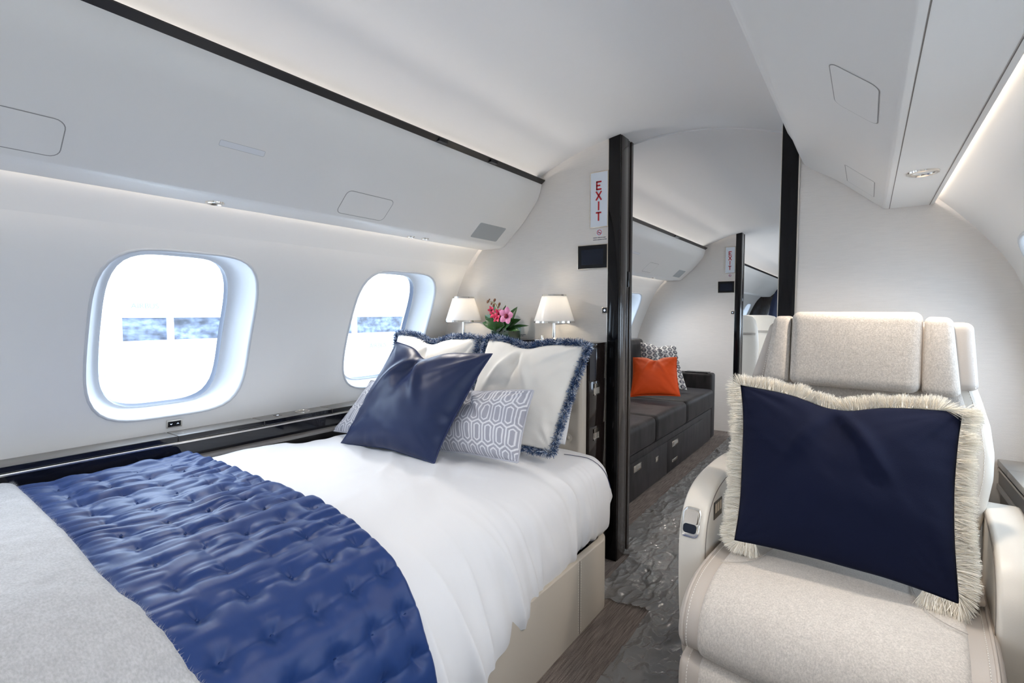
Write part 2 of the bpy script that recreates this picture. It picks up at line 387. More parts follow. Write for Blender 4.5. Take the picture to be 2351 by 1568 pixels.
# ceiling
CE = smooth_curve([(-1.44, 1.70), (-1.36, 1.741), (-1.32, 1.760), (-1.24, 1.794), (-1.158, 1.824), (-1.069, 1.853), (-.947, 1.877), (-.86, 1.890), (-.77, 1.897), (-.68, 1.896), (-.58, 1.888), (-.444, 1.863), (-.295, 1.817), (-.22, 1.779), (-.14, 1.73), (-.08, 1.69)])
def ceil_z(x): return np.interp(x, CE[:, 0], CE[:, 1])
def extr(name, prof, y0, y1, m, parent=None, n=2, **k):
    prof = np.asarray(prof, float); P = np.zeros((n, len(prof), 3))
    for i, y in enumerate(np.linspace(y0, y1, n)): P[i, :, 0] = prof[:, 0]; P[i, :, 2] = prof[:, 1]; P[i, :, 1] = y
    return grid(name, P, m, parent, **k)
extr('ceiling', CE, Y0, YB + .148, M['ceil'], kind='structure')
CE2 = CE.copy(); CE2[:, 1] -= .007
c2 = np.vstack([CE2]); extr('ceiling', c2, YB + .148, YE, M['ceil'], kind='structure')
P = np.zeros((2, len(CE), 3)); P[0, :, 0] = CE[:, 0]; P[1, :, 0] = CE[:, 0]; P[0, :, 2] = CE[:, 1] + .001; P[1, :, 2] = CE2[:, 1]; P[:, :, 1] = YB + .148
grid('trim_1', P, M['ceil'], kind='structure')
# outer roof caps above the bins so that no sky leaks in
for s, xa, xb in ((-1, -1.44, -1.70), (1, -.08, .16)):
    P = [(xa, Y0, 1.70), (xb, Y0, 1.60), (xb, YE, 1.60), (xa, YE, 1.70)]
    obj('trim_%d' % (3 + s), P, [[0, 1, 2, 3]], M['ceil'], kind='structure')
    xo = LW[0, 0] if s < 0 else RW[0, 0]
    P = [(xb, Y0, 1.60), (xo, Y0, LW[0, 1] if s < 0 else RW[0, 1]), (xo, YE, LW[0, 1] if s < 0 else RW[0, 1]), (xb, YE, 1.60)]
    obj('trim_%d' % (6 + s), P, [[0, 1, 2, 3]], M['ceil'], kind='structure')
# floor
obj('floor', [(-2.0, Y0, 0), (.5, Y0, 0), (.5, YE, 0), (-2.0, YE, 0)], [[0, 1, 2, 3]], M['carpet'], kind='structure')

# bulkheads
def bulk(name, y, x0, x1, th, m, n=24):
    xs = np.linspace(x0, x1, n)
    poly = [(x0, -.01)] + [(float(x), float(ceil_z(x)) + .012) for x in xs] + [(x1, -.01)]
    return prism(name, poly, 'y', y, y + th, m, kind='structure')
bulk('wall_front_left', YB + .004, -2.03, -.950, .05, M['weave'])
bulk('wall_front_right', YB + .004, -.217, .53, .05, M['weave'])
bulk('wall_far_left', YB2, -2.03, -1.020, .05, M['weave'])
bulk('wall_far_right', YB2, -.33, .53, .05, M['weave'])
bulk('wall_aft', Y0 - .02, -2.03, .53, .03, M['liner'])
bulk('wall_end', YE, -2.03, .53, .03, M['ebony'])
# door pockets: jamb with sliding-door edge beside it
def pocket(label, x0, x1, y, dy, ym, cat='door jamb'):
    r = empty('door_post', ((x0 + x1) / 2, y + dy / 2, 0), label, cat)
    z1 = float(ceil_z(x0)) + .004; z2 = float(ceil_z(x1)) + .004
    d = dy / .148
    poly = [(x0, 0), (x0, z1), (x1 - .002, z2), (x1 - .002, 0)]
    prism('jamb', poly, 'y', y, y + .012 * d, M['black'], r, bev=.0015)
    for nm, a, b, o in (('edge_panel', .012, .088, 0), ('edge_panel', .096, .118, .004), ('edge_panel', .122, .148, .001)):
        prism(nm, [(x0 + .004, 0), (x0 + .004, z1), (x1 - o, z2), (x1 - o, 0)], 'y', y + a * d, y + b * d, M['brown_metal'], r, bev=.002)
    prism('inner_core', [(x0 + .004, 0), (x0 + .004, z1 - .01), (x1 - .012, z2 - .01), (x1 - .012, 0)], 'y', y + .012 * d, y + .146 * d, M['black'], r)
    prism('edge_trim', [(x0 - .004, 0), (x0 - .004, z1 - .005), (x0, z1 - .005), (x0, 0)], 'y', y + .001, y + .006, M['satin_nickel'], r)
    box('door_pull', (x1 - .004, y + .098 * d, ym - .035), (x1 + .0005, y + .116 * d, ym + .035), M['screen'], r, bev=.002)
    return r
pocket('tall gloss black door post with bronze edge panels beside the EXIT sign', -.947, -.891, YB, .148, 1.27)
pocket('distant narrow black door post beside the farther EXIT sign', -1.020, -.969, YB2, .148, 1.27)
r = empty('door_post', (-.244, YB + .07, 0), 'tall plain black door post behind the cream armchair', 'door jamb')
xs = np.linspace(-.271, -.217, 6)
prism('jamb', [(-.271, 0)] + [(float(x), float(ceil_z(x)) + .004) for x in xs] + [(-.217, 0)], 'y', YB, YB + .148, M['black'], r, bev=.0015)
prism('edge_trim', [(-.2735, 0), (-.2735, 1.79), (-.271, 1.79), (-.271, 0)], 'y', YB + .002, YB + .14, M['satin_nickel'], r)
prism('edge_trim', [(-.217, 0), (-.217, 1.74), (-.2125, 1.74), (-.2125, 0)], 'y', YB - .0, YB + .004, M['satin_nickel'], r)

# ------------------------------------------------------------------ overhead bins
LBP = smooth_curve([(-1.292, 1.731), (-1.297, 1.707), (-1.305, 1.684), (-1.318, 1.656), (-1.337, 1.63), (-1.365, 1.597), (-1.40, 1.557), (-1.45, 1.511), (-1.506, 1.46), (-1.524, 1.4495), (-1.547, 1.4465), (-1.60, 1.446), (-1.655, 1.446)], 5)
LBE = np.vstack([LBP, [(-1.657, 1.450), (-1.640, 1.458), (-1.60, 1.466), (-1.50, 1.53)]])
RBP = smooth_curve([(-.266, 1.809), (-.237, 1.728), (-.212, 1.666), (-.195, 1.636), (-.166, 1.613), (-.125, 1.587), (-.084, 1.557), (-.03, 1.511), (.019, 1.470), (.032, 1.4595), (.045, 1.457), (.10, 1.457), (.149, 1.458), (.160, 1.459)], 5)
RBE = np.vstack([RBP, [(.162, 1.463), (.150, 1.470), (.105, 1.476), (.0, 1.53)]])
def arc(P): return np.r_[0, np.cumsum(np.linalg.norm(np.diff(P, axis=0), axis=1))]
def surf(P):
    s = arc(P)
    def f(y, t, off=0):
        x = np.interp(t, s, P[:, 0]); z = np.interp(t, s, P[:, 1]); e = .006
        dx = np.interp(t + e, s, P[:, 0]) - np.interp(t - e, s, P[:, 0]); dz = np.interp(t + e, s, P[:, 1]) - np.interp(t - e, s, P[:, 1])
        l = math.hypot(dx, dz); nx, nz = dz / l, -dx / l
        if nz > 0: nx, nz = -nx, -nz     # towards the cabin (down)
        return (x + nx * off, y, z + nz * off)
    return f
def rrect(y0, y1, s0, s1, r, n=5):
    out = []
    for cy, cs, a0 in ((y1 - r, s1 - r, 0), (y0 + r, s1 - r, 90), (y0 + r, s0 + r, 180), (y1 - r, s0 + r, 270)):
        for k in range(n + 1):
            a = R_(a0 + 90 * k / n); out.append((cy + r * math.cos(a), cs + r * math.sin(a)))
    return out
def inset(name, f, y0, y1, s0, s1, r, m, parent, proud=.0008, seal=.0022, sm=None):  # seal is the width of the band; in grey it is gap shade
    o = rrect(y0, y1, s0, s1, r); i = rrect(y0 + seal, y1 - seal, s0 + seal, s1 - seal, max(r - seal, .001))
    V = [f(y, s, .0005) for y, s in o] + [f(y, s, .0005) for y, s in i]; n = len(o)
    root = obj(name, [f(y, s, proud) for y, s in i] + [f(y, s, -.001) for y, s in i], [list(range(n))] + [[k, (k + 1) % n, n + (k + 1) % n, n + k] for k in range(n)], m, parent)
    obj('gap_shade_or_border', V, [[k, (k + 1) % n, n + (k + 1) % n, n + k] for k in range(n)], sm or M['seal'], root)  # in grey, this flat band stands in for the gap's shadow
    return root
def end_cap(prof, y, back):   # closes a bin end
    V = [(p[0], y, p[1]) for p in prof] + [(b[0], y, b[1]) for b in back]
    return V, [list(range(len(V)))]
def downlight(name, x, y, z, r, parent=None, label=None, cat='light', group=None, watt=0, ring=.009):
    root = empty(name, (x, y, z), label, cat, group) if parent is None else parent
    lathe('bezel', [(r, .001), (r - .001, -.003), (r - ring * .5, -.0045), (r - ring, -.002), (r - ring - .002, .004)], (x, y, z), M['nickel'], root, 28)
    lathe('lens', [(r - ring - .001, .0035), (r * .5, .0025), (.0005, .002)], (x, y, z), M['lens'], root, 28)
M['lens'] = mat('lamp_lens', (.62, .62, .64), .3)
def bin_left(y0, y1, label, details, far=False):
    root = empty('overhead_bin', (-1.45, (y0 + y1) / 2, 1.446), label, 'overhead bin')
    extr('bin_shell', LBE, y0, y1, M['liner'], root, auto=None)
    V, F = end_cap(LBE, y1 - .001, [(-1.40, 1.66), (-1.31, 1.70)]); obj('end_panel', V, F, M['liner'], root)
    V, F = end_cap(LBE, y0 + .001, [(-1.40, 1.66), (-1.31, 1.70)]); obj('end_panel', V, F, M['liner'], root)
    prism('trim_strip', [(-1.2925, 1.7305), (-1.2735, 1.7445), (-1.2735, 1.7485), (-1.292, 1.7515), (-1.302, 1.749), (-1.302, 1.734)], 'y', y0, y1, M['strip'], root)
    extr('cove_trough', [(-1.301, 1.74), (-1.305, 1.705), (-1.40, 1.69), (-1.44, 1.70)], y0, y1, M['liner'], root)
    details(root, surf(LBP))
    return root
M['strip'] = mat('black_trim_strip', (.022, .02, .02), .35)
M['spk'] = mat('speaker_grille', (.42, .44, .45), .6)
M['slot'] = mat('pale_light_slot', (.80, .81, .83), .4)
OFF = .0
def dl_(root, f):
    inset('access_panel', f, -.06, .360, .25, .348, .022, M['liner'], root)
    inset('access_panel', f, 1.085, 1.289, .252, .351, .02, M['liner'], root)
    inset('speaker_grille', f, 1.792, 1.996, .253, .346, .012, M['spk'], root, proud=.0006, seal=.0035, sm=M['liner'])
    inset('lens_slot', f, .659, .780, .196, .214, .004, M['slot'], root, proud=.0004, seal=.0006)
    for a in (1.357, 1.66): box('latch_gap', (-1.2925, a, 1.7325), (-1.2725, a + .045, 1.7448), M['screen'], root)
bin_left(Y0, YB + .002, 'long white overhead bin above the bed with black top trim', dl_)
def dl2(root, f):
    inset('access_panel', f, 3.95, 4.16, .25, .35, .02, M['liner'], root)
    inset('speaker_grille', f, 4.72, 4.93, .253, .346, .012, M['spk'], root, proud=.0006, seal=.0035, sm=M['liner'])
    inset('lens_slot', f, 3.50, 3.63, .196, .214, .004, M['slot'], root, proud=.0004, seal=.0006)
    box('latch_gap', (-1.2925, 4.08, 1.7325), (-1.2725, 4.18, 1.7448), M['screen'], root)
bin_left(YB + .15, YB2 - .002, 'white overhead bin above the charcoal sofa', dl2)
bin_left(YB2 + .15, YE, 'distant white overhead bin beyond the second doorway', lambda r, f: None)
def bin_right(y0, y1, label, det=True):
    root = empty('overhead_bin', (-.05, (y0 + y1) / 2, 1.457), label, 'overhead bin')
    extr('bin_shell', RBE, y0, y1, M['liner'], root)
    V, F = end_cap(RBE, y1 - .001, [(-.15, 1.70), (-.23, 1.76)]); obj('end_panel', V, F, M['liner'], root)
    V, F = end_cap(RBE, y0 + .001, [(-.15, 1.70), (-.23, 1.76)]); obj('end_panel', V, F, M['liner'], root)
    extr('cove_trough', [(-.266, 1.809), (-.255, 1.76), (-.22, 1.70), (-.14, 1.69), (-.08, 1.69)], y0, y1, M['liner'], root)
    if det:
        f = surf(RBP); s = arc(RBP)
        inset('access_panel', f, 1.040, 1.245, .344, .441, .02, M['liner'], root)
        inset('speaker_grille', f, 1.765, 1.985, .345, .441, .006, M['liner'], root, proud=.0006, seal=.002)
        for sx in (.047, .149):
            obj('seam', [(sx - .0008, y0, 1.4565), (sx + .0008, y0, 1.4565), (sx + .0008, y1, 1.4565), (sx - .0008, y1, 1.4565)], [[0, 1, 2, 3]], M['groove'], root)
    return root
bin_right(Y0, YB + .002, 'white overhead bin above the cream armchair')
bin_right(YB + .15, YB2 - .002, 'white overhead bin right of the sofa cabin aisle', False)
bin_right(YB2 + .15, YE, 'white overhead bin right of the far aisle', False)
downlight('reading_light', -1.612, .742, 1.445, .026, label='round chrome reading light under the bin above the nearer window', group='reading lights')
downlight('reading_light', -1.62, 1.545, 1.445, .0165, label='chrome reading light under the bin, left one of the pair', group='reading lights')
downlight('reading_light', -1.608, 1.618, 1.445, .0165, label='chrome reading light under the bin, right one of the pair', group='reading lights')
downlight('reading_light', .099, 1.60, 1.456, .033, label='large oval looking nickel reading light above the cream armchair', group='reading lights')
downlight('reading_light', -1.61, 4.52, 1.445, .022, label='small chrome reading light under the bin above the sofa', group='reading lights')

# ------------------------------------------------------------------ left ledge with dark dado
def ledge_left(y0, y1):
    root = empty('side_ledge', (-1.95, (y0 + y1) / 2, .62), 'dark gloss side ledge with pale metal strip beside the bed', 'ledge')
    cuts = [y0, .731, 1.031, 1.334, y1]
    for i in range(4):
        a, b = cuts[i] + .002, cuts[i + 1] - .002
        box('ledge_lid', (-1.993, a, .681), (-1.898, b, .700), M['ledge_top'], root, bev=.0012)
        box('ledge_front', (-1.8985, a, .683), (-1.8965, b, .698), M['dado'], root)
        if i in (1, 2): box('finger_notch', (-1.8962, b - .10 if i == 1 else b - .06, .683), (-1.8955, b - .01, .6865), M['screen'], root)
    box('ledge_back', (-2.0, y0, .64), (-1.90, y1, .6815), M['black'], root)
    box('metal_strip', (-1.902, y0, .6715), (-1.8955, y1, .679), M['satin_nickel'], root, bev=.0008)
    box('dado_panel', (-1.96, y0, .30), (-1.899, y1, .672), M['dado'], root)
    box('lower_shelf', (-1.90, y0, .612), (-1.86, y1, .6235), M['ledge_top'], root, bev=.001)
    return root
ledge_left(Y0, YB - .17)
r = empty('cup_ring', (-1.946, 1.222, .7), 'round chrome edged disc set in the dark ledge near the farther window', 'cup holder')
lathe('rim', [(.030, 0), (.030, .003), (.026, .004), (.0245, .0015)], (-1.946, 1.222, .700), M['nickel'], r, 32)
lathe('cap', [(.0245, .001), (.018, .0022), (.001, .0022)], (-1.946, 1.222, .700), M['ledge_top'], r, 32)
r = empty('ledge_button', (-1.95, 1.115, .7), 'small framed touch button in the dark ledge beside the chrome disc', 'button')
box('frame', (-1.966, 1.098, .6998), (-1.936, 1.132, .7012), M['nickel'], r); box('pad', (-1.963, 1.101, .7006), (-1.939, 1.129, .7016), M['screen'], r)
box('glyph', (-1.953, 1.111, .7012), (-1.949, 1.119, .7019), M['icon'], r)
# shade switch under the nearer window
f = lambda y, z, off: tuple((np.array([float(xw(-1, z)), y, z]) - np.array([nw(-1, np.array(z))[0], 0, nw(-1, np.array(z))[1]]) * off))
r = empty('shade_switch', (-1.986, .755, .727), 'small chrome framed up and down switch below the nearer window', 'switch')
mm = Multi(); mm.box((.731, .7135, .0), (.780, .741, .004), f); mm.build('frame', M['nickel'], r)
mm = Multi(); mm.box((.7355, .7175, .0), (.7755, .7365, .005), f); mm.build('rocker', M['screen'], r)
for cy, sg in ((.745, -1), (.766, 1)):
    mm = Multi()
    for d in (-1, 1):
        a = (cy, .727 + sg * .0018); b = (cy + d * .0032, .727 - sg * .0018)
        V = [f(a[0], a[1] - .0006, .0053), f(b[0], b[1] - .0006, .0053), f(b[0], b[1] + .0006, .0053), f(a[0], a[1] + .0006, .0053)]
        mm.add(V, [[0, 1, 2, 3]])
    mm.build('chevron', M['icon'], r)
# right ledge
root = empty('side_ledge', (.40, .8, .6), 'greige leather side ledge right of the cream armchair', 'ledge')
ye = YB - .002
cuts = [Y0, 1.30, 1.765, 1.945, ye]
for i in range(4):
    a, b = cuts[i] + .0012, cuts[i + 1] - .0012
    if i == 3: box('ledge_lid', (.334, a, .655), (.475, b, .6745), M['ledge_grey'], root, bev=.002)
    else:
        box('ledge_lid', (.334, a, .655), (.458, b, .6745), M['ledge_grey'], root, bev=.002); box('ledge_rail', (.460, a, .655), (.475, b, .6745), M['ledge_grey'], root, bev=.001)
box('metal_strip', (.335, Y0, .6435), (.36, ye, .650), M['satin_nickel'], root, bev=.0008)
box('dado_panel', (.339, Y0, .600), (.37, ye, .6435), M['ledge_dark'], root)
box('lower_rail', (.335, Y0, .584), (.37, ye, .600), M['ledge_grey'], root, bev=.001)
box('lower_panel', (.345, Y0, .0), (.37, ye, .584), M['ledge_dark'], root)
box('ledge_back', (.36, Y0, .60), (.47, ye, .656), M['ledge_dark'], root)

# ------------------------------------------------------------------ signs, screens on the bulkheads
def signs(x0, y, first):
    d = ('near' if first else 'far')
    # x0 = left x of the EXIT sign, all measured from it
    q = 'beside the nearer black door post' if first else 'beside the distant black door post'
    yy = y + .004 if first else y
    r = empty('exit_sign', (x0 + .045, yy, 1.62), ('large' if first else 'small looking distant') + ' vertical white EXIT sign ' + q, 'sign', 'exit signs')
    box('frame', (x0, yy - .006, 1.497), (x0 + .089, yy, 1.743), M['gold'], r, bev=.0012)
    box('face', (x0 + .004, yy - .0072, 1.501), (x0 + .085, yy - .005, 1.739), M['white_sign'], r)
    cx = x0 + .0435; fy = yy - .0082; S = .0130; T = .0066
    def seg(mm, a, b, t=T):
        a = np.array(a); b = np.array(b); dd = b - a; dd = dd / np.linalg.norm(dd); n = np.array([-dd[1], dd[0]]) * t / 2
        V = [(p[0], yv, p[1]) for yv in (fy, fy + .0012) for p in (a + n, b + n, b - n, a - n)]
        mm.add(V, [[0, 1, 2, 3], [4, 7, 6, 5], [0, 4, 5, 1], [1, 5, 6, 2], [2, 6, 7, 3], [3, 7, 4, 0]])
    for ch, zc in (('E', 1.681), ('X', 1.6365), ('I', 1.592), ('T', 1.546)):
        mm = Multi(); h = .0195
        if ch == 'E':
            seg(mm, (cx - S + T / 2, zc - h), (cx - S + T / 2, zc + h))
            for dz in (-h + T / 2, 0, h - T / 2): seg(mm, (cx - S, zc + dz), (cx + S * (1 if dz else .55), zc + dz))
        if ch == 'X': seg(mm, (cx - S, zc - h), (cx + S, zc + h)); seg(mm, (cx + S, zc - h), (cx - S, zc + h))
        if ch == 'I': seg(mm, (cx, zc - h), (cx, zc + h))
        if ch == 'T': seg(mm, (cx, zc - h), (cx, zc + h)); seg(mm, (cx - S, zc + h - T / 2), (cx + S, zc + h - T / 2))
        mm.build('letter', M['red'], r)
    # no smoking
    r = empty('no_smoking_sign', (x0 + .045, yy, 1.476), 'tiny no smoking plate under the ' + ('nearer' if first else 'distant') + ' EXIT sign', 'sign', 'no smoking signs')
    box('plate', (x0 + .031, yy - .0015, 1.462), (x0 + .059, yy, 1.490), M['white_sign'], r)
    a = np.linspace(0, 2 * math.pi, 28, endpoint=False); cz = 1.476
    V = [(cx + .0016 + rr * math.cos(t), yy - .002, cz + rr * math.sin(t)) for rr in (.0118, .0092) for t in a]
    obj('ring', V, grid_faces(2, 28, cv=True), M['red'], r)
    mm = Multi(); fy = yy - .0021
    def q4(a, b, t):
        a = np.array(a); b = np.array(b); dd = (b - a) / np.linalg.norm(b - a); n = np.array([-dd[1], dd[0]]) * t / 2
        return [(p[0], fy, p[1]) for p in (a + n, b + n, b - n, a - n)]
    cc = cx + .0016
    mm.add(q4((cc - .0075, cz + .0075), (cc + .0075, cz - .0075), .0025), [[0, 1, 2, 3]]); mm.build('slash', M['red'], r)
    fy = yy - .0018; mm = Multi(); mm.add(q4((cc - .008, cz - .0015), (cc + .007, cz - .0015), .0028), [[0, 1, 2, 3]]); mm.build('cigarette', M['print'], r)
    if first:
        r = empty('notice_placard', (x0 + .048, yy, 1.449), 'tiny two line notice label under the no smoking plate', 'label')
        box('plate', (x0 + .013, yy - .0008, 1.437), (x0 + .083, yy, 1.460), M['weave'], r)
        for zz, ws in ((1.4535, ((.015, .035), (.037, .052), (.054, .061), (.063, .076))), (1.4445, ((.015, .033), (.035, .058), (.060, .067), (.069, .081)))):
            for a, b in ws: box('word', (x0 + a, yy - .0013, zz - .0013), (x0 + b, yy - .0007, zz + .0013), M['print'], r)
    # control screen
    r = empty('control_screen', (x0 + .014, yy, 1.37), 'black touch screen in a champagne frame ' + q, 'screen', 'control screens')
    box('frame', (x0 - .060, yy - .005, 1.316), (x0 + .087, yy, 1.424), M['gold'], r, bev=.001)
    box('bezel', (x0 - .0575, yy - .0062, 1.3185), (x0 + .0845, yy - .004, 1.4215), M['screen'], r)
    box('display', (x0 - .041, yy - .0068, 1.335), (x0 + .068, yy - .006, 1.403), M['screen2'], r)
    r = empty('wall_switch', (x0 + .075, yy, 1.129), 'small square lit wall switch ' + q, 'switch', 'wall switches')
    box('frame', (x0 + .063, yy - .004, 1.116), (x0 + .088, yy, 1.143), M['gold'], r, bev=.0008)
    box('pad', (x0 + .065, yy - .005, 1.118), (x0 + .086, yy - .003, 1.141), M['screen'], r)
    c0 = x0 + .0755; a = np.linspace(0, 2 * math.pi, 16, endpoint=False)
    V = [(c0 + rr * math.cos(t), yy - .0053, 1.1295 + rr * math.sin(t)) for rr in (.0042, .0026) for t in a]
    obj('glyph', V, grid_faces(2, 16, cv=True), M['icon'], r)
signs(-1.035, YB, True); signs(-1.111, YB2, False)

# ------------------------------------------------------------------ bed
BX = -.785
rb = empty('bed_base', (-1.35, .5, 0), 'taupe leather bed base with rounded corner under the white bedding', 'bed')
outl = [(-1.86, 1.80)]
for k_ in range(9):
    a = R_(90 - 90 * k_ / 8); outl.append((BX - .095 + .095 * math.cos(a), 1.80 - .095 + .095 * math.sin(a)))
outl += [(BX, Y0 + .3)]
inn = [(-1.86, 1.772)]
for k_ in range(9):
    a = R_(90 - 90 * k_ / 8); inn.append((BX - .095 + .067 * math.cos(a), 1.80 - .095 + .067 * math.sin(a)))
inn += [(BX - .028, Y0 + .3)]
def wall_strip(name, o, i, z0, z1, m, parent):
    o = np.array(o); i = np.array(i); n = len(o); e = .004; rows = []
    mid = lambda t: o * (1 - t) + i * t
    for P2, z in ((o, z0), (o, z1 - e), (mid(.05), z1 - e * .3), (mid(.15), z1), (mid(.85), z1), (mid(.95), z1 - e * .3), (i, z1 - e), (i, z0 + .05)):
        rows.append(np.c_[P2, np.full(n, z)])
    return grid(name, np.array(rows), m, parent, auto=50)
wall_strip('side_panel', outl, inn, 0, .265, M['base_leather'], rb)
obj('deck', [(-1.87, Y0 + .3, .20), (BX - .02, Y0 + .3, .20), (BX - .02, 1.70, .20), (-.86, 1.785, .20), (-1.87, 1.785, .20)], [[0, 1, 2, 3, 4]], M['screen'], rb)
box('seam', (BX - .002, 1.519, .004), (BX + .0012, 1.5225, .262), M['groove'], rb)
mm = Multi()
for z in np.arange(.01, .255, .009):
    for yy in (1.512, 1.529): mm.box((BX - .001, yy, z), (BX + .0012, yy + .0014, z + .005))
mm.build('stitching', M['stitch'], rb, kind='stuff')
SA = smooth_curve([(-1.893, .50), (-1.890, .57), (-1.872, .612), (-1.83, .632), (-1.72, .634), (-1.6, .632), (-1.46, .629), (-1.30, .626), (-1.16, .618), (-1.06, .603), (-.97, .575), (-.90, .545), (-.850, .506), (-.807, .447), (-.776, .368), (-.757, .298), (-.752, .24), (-.757, .185)])
SB = smooth_curve([(-1.893, .45), (-1.890, .52), (-1.872, .558), (-1.83, .575), (-1.72, .578), (-1.6, .578), (-1.46, .578), (-1.30, .578), (-1.16, .577), (-1.05, .576), (-.97, .575), (-.906, .572), (-.85, .562), (-.803, .515), (-.787, .422), (-.790, .345), (-.805, .285), (-.83, .255)])
NS = 260
SAr, SBr = resample(SA, NS), resample(SB, NS); LA = arc(SAr)[-1]
def bedP(u, Y):   # u (0..1) array, Y array -> point + normal in the xz plane
    t = sstep(.85, 1.78, Y)[..., None]; us = np.linspace(0, 1, NS)
    A = np.stack([np.interp(u, us, SAr[:, i]) for i in (0, 1)], -1); B = np.stack([np.interp(u, us, SBr[:, i]) for i in (0, 1)], -1)
    e = .012; A1 = np.stack([np.interp(u + e, us, SAr[:, i]) for i in (0, 1)], -1) - np.stack([np.interp(u - e, us, SAr[:, i]) for i in (0, 1)], -1)
    B1 = np.stack([np.interp(u + e, us, SBr[:, i]) for i in (0, 1)], -1) - np.stack([np.interp(u - e, us, SBr[:, i]) for i in (0, 1)], -1)
    p = A * (1 - t) + B * t; d = A1 * (1 - t) + B1 * t
    d /= np.linalg.norm(d, axis=-1, keepdims=True) + 1e-9
    n = np.stack([-d[..., 1], d[..., 0]], -1)
    return p, n
def bed_grid(u, Y, off):
    p, n = bedP(u, Y); X = p[..., 0] + n[..., 0] * off; Z = p[..., 1] + n[..., 1] * off
    return np.stack([X, np.broadcast_to(Y, X.shape), Z], -1)
# sheet
nu, ny = 300, 260
ys = np.r_[np.linspace(.15, 1.76, ny - 16), 1.76 + .075 * np.sin(np.linspace(.1, 1, 16) * math.pi / 2)]
uu, YY = np.meshgrid(np.linspace(0, 1, nu), ys, indexing='ij')
side = sstep(.60, .80, uu); hang = sstep(.72, 1, uu)
topm = 1 - side
wr = topm * (.012 * fbm(uu * 9 + YY * 5, YY * 3 - uu * 4, 3, 3) + .004 * np.abs(vn(uu * 6 + YY * 10, YY * 2 - uu * 12, 5)))
fold = vn(YY * 11 + 1.5 * vn(YY * 3, uu * 3, 4) - uu * 3.0, uu * 1.2, 9) + .55 * vn(YY * 24 - uu * 5, uu * 1.5, 12)
rdg_ = .5 - 2.2 * np.abs(vn(YY * 9 + 2.2 * vn(YY * 2, uu * 4, 41) - uu * 4, uu * 1.3, 43)); rdg2_ = .5 - 2.2 * np.abs(vn(YY * 19 - uu * 6 + vn(YY * 4, uu * 3, 42), uu * 1.5, 47))
dx = side * (.008 + .022 * hang) * (fold * .7 + rdg_ * .95 + rdg2_ * .6 + .1)
wr = wr + topm * (.0055 * (.5 - 2 * np.abs(vn(YY * 5 + uu * 9 + 1.5 * vn(YY * 3, uu * 5, 90), uu * 3 - YY * 2, 91))) + .003 * (.5 - 2 * np.abs(vn(YY * 11 + uu * 14, uu * 5 - YY * 5, 92)))) + .012 * side * hang * vn(YY * 4, uu * 0 + 3.3, 21)
P = bed_grid(uu, YY, wr - .010); P[..., 0] += dx
ke = np.clip((YY - 1.76) / .075, 0, 1); rd = 1 - np.sqrt(np.maximum(0, 1 - ke ** 2))
P[..., 2] -= .07 * rd * (1 - hang); P[..., 0] -= .05 * rd * side
# hem lifts towards the head of the bed
P[..., 2] += hang ** 3 * (.0 + .008 * vn(YY * 7, uu * 0 + .7, 31))
rows = [P]
last = P[:, -1:, :].copy()
for t in (.25, .6, 1.0):
    q = last.copy(); q[..., 2] = last[..., 2] * (1 - t) + .27 * t; q[..., 1] += .006 * math.sin(t * 3); rows.append(q)
P = np.concatenate(rows, 1)
sheet = grid('white_sheet', P, M['sheet'], label='white cotton sheet stretched over the bed and tucked at the side', cat='bed sheet')
sp = [(float(bedP(np.array(u_), np.array(y_))[0][0]) + .003, y_, float(bedP(np.array(u_), np.array(y_))[0][1]) - .006) for u_, y_ in zip(np.linspace(.70, .86, 12), np.linspace(1.70, 1.775, 12))]
tube('piping', sp, .0012, M['piping'], sheet, 6, label='thin blue seam line')
# quilt
GS = .088
nu, ny = 420, 260
ys = np.linspace(.16, .785, ny)
uu, YY = np.meshgrid(np.linspace(.045, .985, nu), ys, indexing='ij')
aa = uu * LA
edge = .006 * vn(aa * 14, YY * 0 + 2, 44)
YQ = YY + (edge + np.interp(uu, [.1, .38, .56, .63, .8, .92], [.757, .756, .767, .772, .771, .775]) - .785) * sstep(.60, .785, YY)
wb = (YY - .03) / GS; wa = aa / GS + .12 * vn(wb * .5, aa, 7)
row = np.floor(wa + .5)
pa = wa; da = pa - np.round(pa); db = wb - np.round(wb)
flat = sstep(.60, .74, uu)          # the hanging side is smoother and squarer
rr = np.sqrt((da * 1.0) ** 2 + (db * 1.0) ** 2)
rad = np.arctan2(db, da)
puff = (.011 + .006 * flat) * (1 - np.exp(-(rr / .24) ** 2))
line = np.exp(-(da / .11) ** 2)
wa2 = wa + .22 * vn(wb * .8, wa * .6, 58)
fold = (np.abs(vn(wa2 * 2.3 + 3, wb * .6, 60)) * 2 + np.abs(vn(wa2 * 4.4 + 1, wb * 1.1, 61)) * 1.1)
h = puff + (1 - flat) * (.012 * (fold - .7) * (1 - .35 * np.exp(-(rr / .2) ** 2)) - .007 * line * (1 - np.exp(-(rr / .3) ** 2)) * (.6 + .8 * vn(wb * .9, row, 66)))
h = h + .0045 * np.exp(-(rr / .33) ** 2) * vn(rad * 2.6 + np.round(wa) * 7.3, rr * 1.5 + row * 3.1, 95) * sstep(0, .08, rr)
h = h + flat * (.003 * fbm(wa * 1.2, wb * 1.2, 70) + .004 * np.abs(vn(wa * 3.2, wb * .8, 71)) - .003 * np.exp(-(da / .05) ** 2) * (1 - np.exp(-(rr / .2) ** 2)))
ed = np.minimum(1, (ys[-1] - YY) / .02); ed = np.sqrt(np.clip(1 - (1 - ed) ** 2, 0, 1))
P = bed_grid(uu, YQ, .004 + (h + .008) * ed - .012 * (1 - ed))
quilt = grid('blue_quilt', P, M['quilt'], label='royal blue satin quilt with tufted squares laid across the bed', cat='quilt')
mm = Multi()
